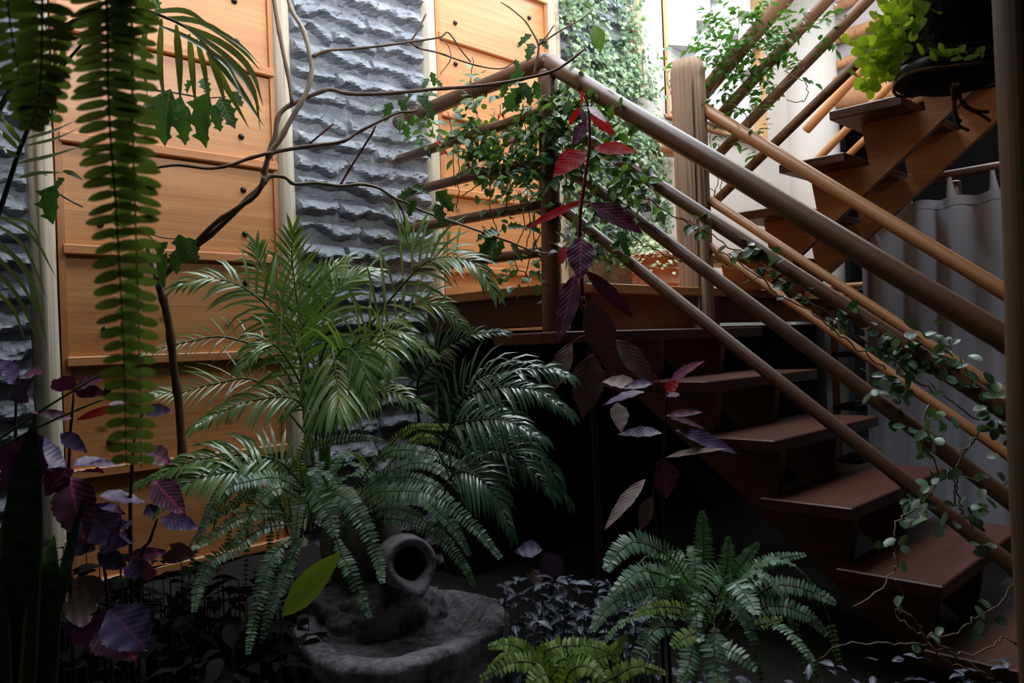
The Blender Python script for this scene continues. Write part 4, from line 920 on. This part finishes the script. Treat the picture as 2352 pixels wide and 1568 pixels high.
# ------------------------------------------------------------------ clay jars and stone basin
bc = U(915, 1455, 2.25); bc = V((bc.x, bc.y, .25))
def basin():
    """rough boulder with a dished top: rim, inner slope, and a raised ledge at the back left carrying the jars"""
    mb = MB(); n = 72; rings = []; A = -CF.copy(); A.z = 0; A.normalize(); ang0 = math.atan2(A.y, A.x)
    top = .53
    for (r, z, ns) in ((.27, .2, .03), (.31, .30, .035), (.315, .40, .03), (.30, .47, .022), (.304, top-.02, .012), (.296, top-.003, .006), (.285, top, .005), (.245, top-.004, .006), (.222, top-.035, .008), (.16, top-.058, .01), (.08, top-.065, .01)):
        ring = []
        for k in range(n):
            g = 2*PI*k/n; dg = math.cos(g-ang0-PI)          # 1 at the back
            q = r*(1+.06*math.cos(3*g+1)+ns*.8*noise.fractal(V((math.cos(g)*7, math.sin(g)*7, z*19)), 1., 2., 4)+ns*2.6*noise.fractal(V((math.cos(g)*2.3, math.sin(g)*2.3, z*7)), 1., 2., 4))
            zz = z+ns*noise.fractal(V((math.cos(g)*4+5, math.sin(g)*4, r*20)), 1., 2., 4)
            ring.append((bc.x+q*math.cos(g), bc.y+q*math.sin(g), zz))
        rings.append(ring)
    vs = [p for r in rings for p in r]+[(bc.x, bc.y, top-.06)]; m = len(rings)
    fs = [(i*n+k, i*n+(k+1) % n, (i+1)*n+(k+1) % n, (i+1)*n+k) for i in range(m-1) for k in range(n)]
    fs += [((m-1)*n+k, (m-1)*n+(k+1) % n, m*n) for k in range(n)]
    mb.add(vs, fs, None, True)
    o = mb.build('stone_basin', M_rock); tag(o, 'rough grey stone basin with a hollowed top under the clay jars', 'basin'); o['_w'] = (0, 0, 0)
    c = U(850, 1410, 2.40); mb = MB(); vs = []; N1, N2 = 72, 30     # raised rock ledge at the back
    for j in range(N2+1):
        ph = PI*.5*j/N2
        for k in range(N1):
            g = 2*PI*k/N1; d = V((math.cos(g)*math.cos(ph), math.sin(g)*math.cos(ph), math.sin(ph)))
            s = 1+.22*noise.fractal(d*2.2+V((3, 1, 7)), 1., 2., 5)+.07*noise.fractal(d*9, 1., 2., 4)
            q = CR*d.x*.25*s+V((CF.x, CF.y, 0)).normalized()*d.y*.16*s+V((0, 0, 1))*d.z*.15*s
            vs.append((c.x+q.x, c.y+q.y, .45+q.z))
    fs = [(j*N1+k, j*N1+(k+1) % N1, (j+1)*N1+(k+1) % N1, (j+1)*N1+k) for j in range(N2) for k in range(N1)]
    mb.add(vs, fs, None, True); mb.build('rock_ledge', M_rock, o)
basin()
# tall jar, leaning, with a slab on its mouth
c = U(822, 1330, 2.5); top = U(838, 1165, 2.46); axv = (top-c).normalized()
H = (top-c).length
t = tag(MB().lathe([(.05, -.05), (.085, 0), (.115, H*.25), (.128, H*.5), (.118, H*.75), (.085, H*.95), (.075, H*1.02), (.08, H*1.08), (.066, H*1.08), (.06, H*.9), (.001, H*.85)], c, axv, 36, .01).build('clay_jar', M_clay_dark), 'tall dark clay jar half hidden by fern fronds', 'jar')
mb = MB(); a, b = U(803, 1130, 2.42), U(890, 1168, 2.42); dx = (b-a).normalized(); L = (b-a).length; nu = V((0, 0, 1))-dx*dx.z; nu.normalize(); dy = dx.cross(nu)
vs = []
for (zz, ss) in ((-.014, .92), (-.008, 1), (.006, 1), (.012, .93)):
    for k in range(24):
        g = 2*PI*k/24; e = 1+.06*noise.noise(V((math.cos(g)*2, math.sin(g)*2, 4)))
        vs.append((a+b)/2+dx*(L*.52*ss*e*math.copysign(abs(math.cos(g))**.7, math.cos(g)))+dy*(L*.42*ss*e*math.copysign(abs(math.sin(g))**.7, math.sin(g)))+nu*zz)
fs = [(j*24+k, j*24+(k+1) % 24, j*24+24+(k+1) % 24, j*24+24+k) for j in range(3) for k in range(24)]+[tuple(range(23, -1, -1)), tuple(72+k for k in range(24))]
mb.add(vs, fs, None, True); tag(mb.build('stone_slab', M_slab), 'flat tilted stone slab lying on the tall clay jar', 'slab')
# spouted jar lying on its side, mouth toward the viewer
mo = U(945, 1292, 2.16); bk = U(905, 1282, 2.42); axv = (mo-bk).normalized(); H = (mo-bk).length
mb = MB(); n = 44; prof = [(.001, 0), (.05, 0), (.062, H*.12), (.072, H*.35), (.077, H*.6), (.072, H*.8), (.061, H*.92), (.060, H*.97), (.068, H), (.064, H*1.015), (.050, H*1.0), (.044, H*.94), (.05, H*.7), (.05, H*.3), (.001, H*.15)]
a_ = axv.orthogonal(); dn = (V((0, 0, -1))+CR*.18); dn = (dn-axv*dn.dot(axv)).normalized(); sd_ = axv.cross(dn); vs = []
for i, (r, h) in enumerate(prof):
    for k in range(n):
        g = 2*PI*k/n; d = ((g+PI) % (2*PI))-PI
        sp = 0
        if i in (7, 8, 9, 10, 11): sp = (.030 if i in (8, 9) else .024 if i == 10 else .008)*max(0, 1-abs(d)/.75)**1.3
        q = r*(1+.015*math.sin(2*g+h*20))
        vs.append(bk+axv*(h+sp*.6)+(dn*math.cos(g)+sd_*math.sin(g))*(q+sp))
fs = [(i*n+k, i*n+(k+1) % n, i*n+n+(k+1) % n, i*n+n+k) for i in range(len(prof)-1) for k in range(n)]
mb.add(vs, fs, None, True); tag(mb.build('clay_jar', M_clay), 'small grey clay jar tipped on its side with a pouring lip', 'jar')

# single lime leaf in front
t = thing('arum_leaf', 'single broad lime green leaf standing in front of the basin', 'leaf', tuple(fl(640, 1700, 1.75)))
one_leaf(U(650, 1412, 1.72), U(798, 1272, 1.74), .035, M_lily, t, prof=P_LANCE, nrm=(-CF*.9+V((0, 0, .6))-CR*.3), fold=.3, wave=0, curl=-.3, name='blade')
branch('stalk', [fl(640, 1700, 1.75)]+PX([(645, 1500), (650, 1412)], 1.72), (.003, .002), M_greenstem, t, kn=False)

# ------------------------------------------------------------------ terracotta pot with trailing ivy, ivy on the wall
t = thing('potted_ivy', 'terracotta pot with ringed rim and pale trailing ivy on the landing', 'potted plant', (3.78, 2.6, DZ))
c = ony(1512, 660, 2.6); c = V((c.x-.03, 2.6, DZ+.0))
mb = MB(); mb.lathe([(.10, 0), (.12, .02), (.128, .07), (.132, .072), (.132, .084), (.128, .086), (.136, .15), (.14, .152), (.14, .166), (.136, .168), (.14, .20), (.154, .205), (.156, .25), (.14, .252), (.135, .2), (.001, .19)], c, (0, 0, 1), 40)
mb.build('pot', M_terra, t)
mb = MB(); R2 = random.Random(5)
for i in range(520):
    a = R2.uniform(0, 2*PI); rr = R2.uniform(.02, .19); tr = R2.random()**2
    front = math.cos(a-math.radians(215))
    p = c+V((math.cos(a)*rr, math.sin(a)*rr, .25+.16*R2.random()*(1-rr/.2)-(.16*tr*max(0, front) if rr > .14 else 0)))
    d = V((math.cos(a), math.sin(a), -.7))+rv(.6)
    mb.fan(p, d, V((math.cos(a), math.sin(a), .8))+rv(.5), R2.uniform(.018, .032), IVY, .06)
mb.build('foliage', M_ivy_var, t)
def px_cloud(mb, n, region, plane, L, spread, rnd, nrm=V((-.3, -1, .45)), rej=None):
    k = 0; tries = 0
    while k < n and tries < n*30:
        tries += 1; (x0, x1, y0, y1) = region; px, py = rnd.uniform(x0, x1), rnd.uniform(y0, y1)
        if rej and not rej(px, py, rnd): continue
        p = plane(px, py)+V((0, -rnd.uniform(.0, spread), 0))
        d = V((rnd.uniform(-1, 1), -.25, rnd.uniform(-1.2, .5)))
        mb.fan(p, d, nrm+rv(.55), L*rnd.uniform(.6, 1.25), IVY, .05); k += 1
def ivy_mask(px, py, r):
    # strands down the bare stone at left, a dense mass swelling to lower right
    f = 0
    if py < 180:
        for (sx, w) in ((1290+py*.25, 16), (1330+py*.35, 20), (1372+py*.1, 6), (1428+py*.03, 20), (1462, 10)):
            f = max(f, math.exp(-((px-sx)/w)**2)*(.95 if sx < 1440 else .6))
        if py > 90: f = max(f, min(1, (py-90)/80)*math.exp(-((px-1420)/70)**2))
    else:
        l = 1290 if py < 300 else 1300; rgt = 1490+(py-180)*.14
        f = 1 if l < px < min(rgt, 1530) else .1 if l-20 < px < rgt+18 else 0
        hole = noise.noise(V((px*.016, py*.014, 2)))
        if hole > .25: f *= .15
        if py > 560: f *= 1 if px > 1380 else .15
    return r.random() < f
R3 = random.Random(12)
t = thing('climbing_ivy', 'pale green ivy climbing the stone wall right of the upper wooden panel', 'ivy', (3.75, Y0-.05, DZ))
mb = MB(); px_cloud(mb, 3600, (1275, 1545, -10, 600), lambda x, y: ony(x, y, Y0-.075), .033, .07, R3, rej=ivy_mask); mb.build('foliage', M_ivy, t)
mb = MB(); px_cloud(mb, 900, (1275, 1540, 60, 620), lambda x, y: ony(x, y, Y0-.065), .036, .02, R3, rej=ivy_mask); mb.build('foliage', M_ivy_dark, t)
mb = MB()
for pts in ([(1300, -20), (1320, 120), (1350, 250), (1380, 400)], [(1340, -20), (1380, 130), (1410, 260), (1430, 420)], [(1430, -20), (1432, 120), (1450, 260), (1480, 400), (1500, 520)], [(1330, 450), (1345, 520), (1350, 590)]):
    mb.tube(crv([ony(x, y, Y0-.07) for x, y in pts], 20), .003, 5)
mb.build('stem', M_twig, t)

# ------------------------------------------------------------------ climbing vines on the railings
def vine(label, name, cat, stems, clusters, mats, base, sprig=None, group=None, seed=1, stemmat=None, L=.04, prof=P_OVAL, wr=.42):
    rr = random.Random(seed); t = thing(name, label, cat, tuple(base), group)
    mb = MB()
    for s in stems:
        P = crv(s, max(8, len(s)*5)); P = [p+V((rr.uniform(-1, 1), rr.uniform(-1, 1), rr.uniform(-1, 1)))*.006 for p in P]; mb.tube(P, .0021, 5)
    if mb.v: mb.build('stem', stemmat or M_twig, t)
    for mi, m in enumerate(mats):
        mb = MB()
        for (c, sp, n) in clusters:
            for i in range(int(n/len(mats)+.5)):
                p = V(c)+V((rr.gauss(0, sp[0]), rr.gauss(0, sp[1]), rr.gauss(0, sp[2])))
                d = V((rr.uniform(-1, 1), rr.uniform(-1, 1), rr.uniform(-.9, .7)))
                if sprig:
                    dd = d.normalized(); up = V((0, 0, 1)); sd = dd.cross(up).normalized() if abs(dd.z) < .95 else V((1, 0, 0)); l = L*2.2
                    for q in range(sprig):
                        f = (q+1)/sprig
                        for sg in ((-1, 1) if q < sprig-1 else (0,)):
                            mb.leaf(p+dd*l*f, dd*(.6 if sg else 1)+sd*sg*.9+V((0, 0, -.25)), up+rv(.5), L*rr.uniform(.7, 1.1)*(1.2 if sg == 0 else .9), L*.24, [(0, .1), (.3, 1), (.65, .7), (1, .02)], .5, .2)
                else:
                    mb.leaf(p, d, V((-.4, -.5, .8))+rv(.6), L*rr.uniform(.6, 1.25), L*wr*.5*rr.uniform(.9, 1.2), prof, .4, .2)
        mb.build('foliage', m, t)
    return t
ox = lambda px, py: onx(px, py, XL-.03)
def cl(px, py, s, n, sx=.03, plane=None): p = (plane or ox)(px, py); return (p, (sx, s, s), n)
SV = [[ox(*p) for p in s] for s in ([(1258, 640), (1250, 500), (1235, 400), (1255, 300), (1240, 200)], [(1160, 480), (1170, 380), (1200, 330), (1260, 260)], [(1050, 480), (1055, 390), (1060, 330), (1120, 310)],
      [(1240, 440), (1225, 520), (1240, 600)], [(1190, 440), (1205, 520), (1180, 590), (1215, 640)], [(1085, 130), (1083, 215), (1100, 270), (1140, 310), (1230, 330)], [(1030, 260), (1040, 340), (1045, 430)], [(1060, 450), (1110, 420), (1160, 395), (1220, 340)], [(1130, 390), (1128, 480), (1150, 560)],
      [(1200, 650), (1230, 560), (1262, 480)], [(1155, 520), (1120, 600), (1130, 650)], [(1210, 440), (1218, 520), (1198, 590)])]
vine('dense small leaved vine over the landing railing left of its post', 'climbing_vine', 'vine', SV,
     [cl(1080, 240, .05, 26), cl(1065, 300, .04, 46), cl(1100, 330, .05, 60), cl(1110, 345, .05, 60), cl(1180, 320, .06, 60), cl(1215, 300, .05, 60), cl(1130, 370, .05, 60), cl(1175, 395, .06, 50), cl(1210, 420, .05, 50), cl(1110, 420, .03, 14), cl(1235, 400, .05, 40),
      cl(1150, 440, .08, 30), cl(1130, 480, .02, 8), cl(1190, 630, .04, 16), cl(1150, 640, .03, 12), cl(1245, 470, .05, 16), cl(1030, 320, .03, 18), cl(1060, 350, .03, 14), cl(1180, 240, .06, 24), cl(970, 300, .05, 30), cl(1085, 165, .03, 10), cl(1240, 610, .04, 16)],
     [M_vine, M_vine_dark], (XL, 2.4, 1.7), L=.048, wr=.5, seed=3)
vine('leafy vine bushing up around the landing post and upper stair rails', 'climbing_vine', 'vine',
     [[ox(*p) for p in s] for s in ([(1270, 640), (1285, 520), (1300, 400), (1290, 280), (1310, 220)], [(1300, 400), (1380, 420), (1450, 440), (1560, 500), (1600, 530)], [(1440, 520), (1480, 560), (1540, 590), (1570, 600)], [(1330, 560), (1380, 470), (1440, 420)])],
     [cl(1300, 240, .05, 70), cl(1345, 265, .05, 44), cl(1290, 310, .06, 70), cl(1260, 290, .05, 50), cl(1310, 370, .05, 50), cl(1280, 430, .05, 36), cl(1360, 370, .05, 36), cl(1400, 290, .05, 26), cl(1430, 350, .05, 22), cl(1400, 420, .06, 40), cl(1450, 440, .05, 30), cl(1370, 500, .05, 30),
      cl(1320, 545, .04, 24), cl(1400, 560, .05, 24), cl(1480, 420, .04, 18), cl(1500, 470, .03, 12), cl(1290, 560, .03, 12), cl(1260, 650, .03, 8)],
     [M_vine, M_vine_dark], (XL, 1.9, 1.6), L=.05, wr=.5, seed=4)
# waxy vine along the second rail
hp = [(1560, 500), (1600, 520), (1640, 545), (1700, 580), (1760, 625), (1800, 660), (1880, 705), (1960, 770), (2040, 820), (2100, 870), (2180, 920), (2260, 965), (2345, 985)]
vine('waxy leaved vine winding along the second stair rail', 'climbing_vine', 'vine', [[onx(x, y, XL-.03) for x, y in hp], [onx(x, y+24, XL-.03) for x, y in hp[2:9]], [onx(x, y, XL) for x, y in ((2330, 900), (2310, 960), (2240, 1000), (2200, 1080), (2195, 1150), (2210, 1180))]],
     [cl(1735, 580, .018, 14, .02), cl(1760, 615, .02, 14, .02), cl(1810, 650, .02, 12, .02), cl(1600, 520, .02, 10, .02), cl(1690, 570, .02, 8, .02), cl(1850, 680, .02, 8, .02), cl(1920, 730, .018, 8, .02), cl(1945, 725, .016, 6, .02), cl(2060, 800, .03, 24, .03), cl(2110, 800, .03, 22, .03), cl(2090, 870, .03, 30, .03), cl(2060, 900, .03, 16, .03), cl(2190, 840, .02, 10, .03), cl(2210, 860, .02, 8, .03), cl(2300, 900, .02, 8, .03), cl(2270, 960, .03, 14, .03), cl(2020, 770, .02, 8, .02), cl(2150, 790, .02, 8, .04)],
     [M_hoya, M_vine_dark], (XL, 1.2, 1.3), L=.036, prof=P_ROUND, wr=.62, seed=6)
dn_ = lambda px, py: U(px, py, 1.85)
vine('sparse pale leaved vine trailing down from rails to the lowest treads', 'climbing_vine', 'vine', [PX(s, 1.85) for s in ([(2130, 930), (2120, 1010), (2150, 1080), (2130, 1150), (2070, 1190), (2050, 1240), (2060, 1290), (2040, 1330), (1960, 1390)], [(2060, 1330), (2072, 1370), (2060, 1410), (2090, 1440), (2140, 1470), (2200, 1510), (2280, 1560)], [(2065, 1400), (2110, 1430), (2130, 1470), (2180, 1520), (2260, 1545)], [(1860, 1568), (1900, 1500), (1980, 1475), (2080, 1475), (2160, 1490)],
      [(2240, 1000), (2200, 1060), (2195, 1130), (2210, 1175), (2230, 1200)], [(2352, 1300), (2300, 1380), (2240, 1420), (2200, 1450), (2130, 1460)], [(2352, 1480), (2300, 1470), (2240, 1500), (2160, 1490)])],
     [cl(2130, 985, .02, 9, .02, dn_), cl(2130, 1020, .02, 9, .02, dn_), cl(2170, 1085, .02, 6, .02, dn_), cl(2085, 1170, .018, 8, .02, dn_), cl(2120, 1150, .02, 8, .02, dn_), cl(2210, 1185, .02, 8, .02, dn_), cl(2250, 1180, .02, 5, .02, dn_), cl(2040, 1245, .015, 4, .02, dn_), cl(2265, 1260, .02, 5, .02, dn_), cl(2330, 1375, .03, 6, .02, dn_), cl(2240, 1410, .02, 5, .02, dn_), cl(2140, 1470, .012, 3, .02, dn_), cl(2085, 1285, .01, 2, .02, dn_), cl(2065, 1385, .01, 2, .02, dn_), cl(2160, 960, .015, 4, .02, dn_), cl(2260, 1100, .02, 5, .02, dn_), cl(2330, 1080, .02, 5, .02, dn_)],
     [M_hoya], tuple(U(2130, 1150, 1.85)), L=.034, prof=P_ROUND, wr=.6, seed=7, stemmat=M_twig_pale)
ou = lambda px, py: onx(px, py, XU-.04)
vine('jasmine with small pointed leaves tangled over the upper stair rails', 'climbing_vine', 'vine', [[ou(*p) for p in s] for s in ([(1600, 700), (1610, 600), (1620, 500), (1600, 400), (1610, 300), (1640, 200), (1700, 120), (1780, 80), (1860, 60)], [(1640, 460), (1650, 380), (1630, 320), (1640, 260)], [(1655, 470), (1660, 380), (1650, 330)], [(1530, 165), (1545, 163), (1570, 172), (1600, 190)], [(1530, 165), (1540, 210), (1550, 240)],
      [(1580, 330), (1590, 250), (1620, 200), (1650, 150)], [(1760, 180), (1790, 200), (1820, 180), (1850, 150)], [(1600, 420), (1640, 440), (1620, 500), (1600, 560)], [(1720, 320), (1715, 270), (1690, 240)], [(1560, 540), (1640, 600), (1700, 620), (1800, 615)], [(1620, 700), (1640, 690), (1625, 740)], [(1800, 165), (1850, 190), (1850, 230), (1810, 232)])],
     [cl(1620, 110, .05, 10, .03, ou), cl(1650, 95, .06, 14, .04, ou), cl(1690, 90, .06, 16, .04, ou), cl(1720, 110, .06, 16, .04, ou), cl(1745, 90, .06, 16, .04, ou), cl(1780, 70, .05, 12, .04, ou), cl(1820, 45, .04, 7, .04, ou), cl(1870, 40, .04, 7, .04, ou), cl(1910, 45, .03, 4, .04, ou), cl(1600, 150, .04, 8, .03, ou), cl(1590, 185, .03, 5, .03, ou), cl(1650, 150, .04, 7, .04, ou), cl(1740, 150, .05, 9, .04, ou), cl(1730, 180, .04, 8, .04, ou), cl(1690, 190, .05, 8, .04, ou), cl(1790, 160, .04, 6, .03, ou), cl(1830, 150, .04, 6, .03, ou), cl(1690, 240, .05, 7, .03, ou), cl(1720, 225, .03, 5, .03, ou), cl(1610, 220, .04, 5, .03, ou), cl(1750, 260, .02, 3, .02, ou), cl(1755, 300, .02, 3, .02, ou), cl(1650, 290, .03, 3, .03, ou), cl(1740, 360, .015, 2, .02, ou), cl(1680, 20, .05, 5, .03, ou), cl(1720, 30, .04, 5, .03, ou)],
     [M_jas], (XU, 1.8, 2.4), sprig=3, L=.046, seed=9, stemmat=M_twig_pale)
# strap leaved plant by the wall
b0 = ony(935, 600, 2.75); t = thing('strap_leaf_plant', 'strap leaved plant with arching blades between railing and stone wall', 'plant', tuple(b0))
for (a, b) in (((935, 580), (885, 440)), ((940, 580), (900, 420)), ((945, 575), (985, 505)), ((945, 570), (1045, 500)), ((950, 575), (1062, 520)), ((938, 575), (865, 520)), ((950, 570), (1000, 450)), ((940, 580), (850, 560)), ((955, 580), (1060, 555)), ((945, 580), (930, 480)), ((1028, 600), (1032, 520)), ((1050, 600), (1056, 510)), ((950, 590), (1080, 570)), ((930, 590), (840, 590))):
    P, Q = ony(*a, 2.75), ony(b[0], b[1], 2.62); mb = MB(); mb.leaf(P, Q-P+V((0, 0, .06)), -CF+V((0, 0, .8)), (Q-P).length*1.05, .010, P_LANCE, .9, .3); mb.build('leaf', M_strap, t)
# fuchsia flowers
def flower(px, py, lb, pink=False):
    p = ox(px, py)+V((-.02, 0, 0)); t = thing('fuchsia_flower', lb, 'flower', tuple(p), 'red fuchsia flowers on the vine')
    for i in range(5):
        a = 2*PI*i/5; mb = MB(); mb.leaf(p, V((math.cos(a), math.sin(a), -.6)), (0, 0, 1), .03, .006, P_LANCE, .8, .1); mb.build('petal', M_petal, t)
    if pink:
        mb = MB(); mb.lathe([(.001, -.02), (.011, -.016), (.009, 0), (.002, .006)], p, (0, 0, 1), 10); mb.build('corolla', M_petal_pink, t)
    mb = MB(); mb.tube([p+V((0, 0, .035)), p], .0015, 5); mb.build('stem', M_twig_red, t)
flower(1158, 262, 'red fuchsia flower by the post between the two upper rails'); flower(1026, 345, 'pink and red fuchsia flower under the second rail', True); flower(1016, 322, 'small red fuchsia flower above the second rail'); flower(1185, 320, 'pink hearted red fuchsia flower beside the landing post', True)

# ------------------------------------------------------------------ hanging basket
c = U(2185, 120, 1.75); t = thing('hanging_basket', 'dark coir hanging basket with lime leaves at upper right', 'hanging plant', tuple(c))
mb = MB(); mb.lathe([(.001, -.085), (.06, -.08), (.098, -.06), (.112, -.03), (.112, -.02), (.10, -.015), (.098, 0), (.104, .05), (.112, .13), (.115, .2), (.10, .2), (.001, .18)], c, (0, 0, 1), 36, .01)
mb.build('basket', M_basket, t)
mb = MB(); mb.lathe([(.113, -.062), (.118, -.055), (.118, -.04), (.114, -.03)], c, (0, 0, 1), 36); mb.build('rim_band', M_potblack, t)
mb = MB()
for k in range(3):
    a = k*2*PI/3+2.2; P = [c+V((math.cos(a)*.112, math.sin(a)*.112, -.05)), c+V((math.cos(a)*.122, math.sin(a)*.122, .05)), c+V((math.cos(a)*.11, math.sin(a)*.11, .2)), V((c.x, c.y, 2.72))]
    mb.tube(crv(P, 16), .0028, 6)
P = [c+V((math.cos(a)*.117, math.sin(a)*.117, -.06+.006*math.sin(a*3))) for a in [2*PI*i/24 for i in range(25)]]; mb.tube(P, .004, 6)
kn = U(2200, 225, 1.68)
for pts in ([(2190, 190), (2196, 215), (2192, 250), (2200, 285), (2225, 300)], [(2200, 190), (2205, 220), (2215, 245), (2250, 262), (2275, 278)], [(2195, 215), (2230, 250), (2270, 258)], [(2186, 200), (2190, 235), (2192, 262), (2208, 280)]): mb.tube(crv(PX(pts, 1.64), 14), .0035, 6)
mb.build('rope', M_rope, t)
rr = random.Random(21); mb = MB()
for i in range(150):
    f = rr.random(); px = rr.gauss(2065-(f*55), 26); py = 20+f*165+rr.gauss(0, 14)
    if px > 2120: continue
    mb.leaf(U(px, py, 1.72+rr.uniform(-.05, .08)), CR*rr.uniform(-1, .4)+V((0, 0, rr.uniform(-1, .4)))-CF*rr.uniform(-.2, .5), -CF+V((0, 0, .5))+rv(.6), rr.uniform(.022, .034), .0125, P_ROUND, .2, .15)
for i in range(16): mb.leaf(U(rr.uniform(2110, 2270), rr.uniform(120, 142), 1.62), CR*rr.uniform(-1, 1)+V((0, 0, .3)), -CF+V((0, 0, 1)), rr.uniform(.02, .03), .008, P_ROUND, .2, .15)
mb.build('foliage', M_lime, t)
for a, b, W in (((2085, 35), (2020, 60), .020), ((2118, -10), (2112, 45), .018), ((2120, 35), (2098, 80), .014), ((2078, -15), (2070, 20), .014), ((2060, 85), (2005, 110), .018), ((2110, 10), (2075, 30), .018), ((2140, 5), (2160, 30), .02), ((2050, 60), (2015, 90), .012), ((2180, -20), (2200, 20), .022), ((2000, 105), (1990, 122), .016)):
    one_leaf(U(*a, 1.7), U(b[0], b[1], 1.66), W, M_limebig, t, prof=P_OVAL, wave=0)
mb = MB()
for pts in ([(2120, 60), (2060, 110), (2000, 165), (1978, 185)], [(2100, 90), (2040, 150), (2010, 185)], [(2110, 70), (2070, 140), (2060, 180)]): mb.tube(crv(PX(pts, 1.73), 10), .0016, 5)
mb.build('stem', M_greenstem, t)

# ------------------------------------------------------------------ ground cover
rr = random.Random(33); mb = MB()
for i in range(900):
    px, py = rr.uniform(560, 2350), rr.uniform(1330, 1640)
    if px < 1150 and py < 1480: continue
    if px > 1700 and py < 1480: continue
    p = U(px, py, rr.uniform(1.6, 2.2)); p.z = min(p.z, .30+.12*rr.random()*(1 if px > 1150 else .6)); p.z = max(p.z, .26)
    for q in range(2):
        mb.leaf(p, V((rr.uniform(-1, 1), rr.uniform(-1, 1), rr.uniform(.0, .5))), V((0, 0, 1))+rv(.4), rr.uniform(.03, .05), .010, P_OVAL, .8, .25)
M_shade_leaf = leafm('shade_black_leaf', (14, 19, 15), (28, 32, 30), (24, 32, 24), .1, .85, spec=.1)  # near-black leaf colour stands in for shade in the lower left bed
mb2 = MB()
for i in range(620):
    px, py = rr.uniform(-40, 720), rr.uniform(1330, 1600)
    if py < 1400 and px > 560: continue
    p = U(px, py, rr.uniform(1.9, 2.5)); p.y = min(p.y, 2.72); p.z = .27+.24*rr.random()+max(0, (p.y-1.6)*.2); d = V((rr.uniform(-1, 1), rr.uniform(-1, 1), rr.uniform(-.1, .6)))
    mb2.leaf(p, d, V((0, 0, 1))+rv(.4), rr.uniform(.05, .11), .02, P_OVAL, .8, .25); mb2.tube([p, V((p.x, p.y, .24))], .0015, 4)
tag(mb2.build('undergrowth', M_shade_leaf), 'near black leaves added for the shade over the bed at lower left', 'undergrowth', None, 'stuff')
for i in range(170):
    p = U(rr.uniform(1150, 1500), rr.uniform(1330, 1520), rr.uniform(2.0, 2.4)); p.z = max(p.z, .3)
    mb.tube(crv([V((p.x+rr.uniform(-.03, .03), p.y+rr.uniform(-.03, .03), .24)), p-V((0, 0, .05)), p], 4), .0014, 4)
    for q in range(3):
        mb.leaf(p, V((rr.uniform(-1, 1), rr.uniform(-1, 1), rr.uniform(-.1, .6))), V((0, 0, 1))+rv(.4), rr.uniform(.03, .05), .010, P_OVAL, .8, .25)
tag(mb.build('ground_cover', M_inch), 'silver striped trailing plants carpeting the dark bed around basin', 'ground cover', None, 'stuff')
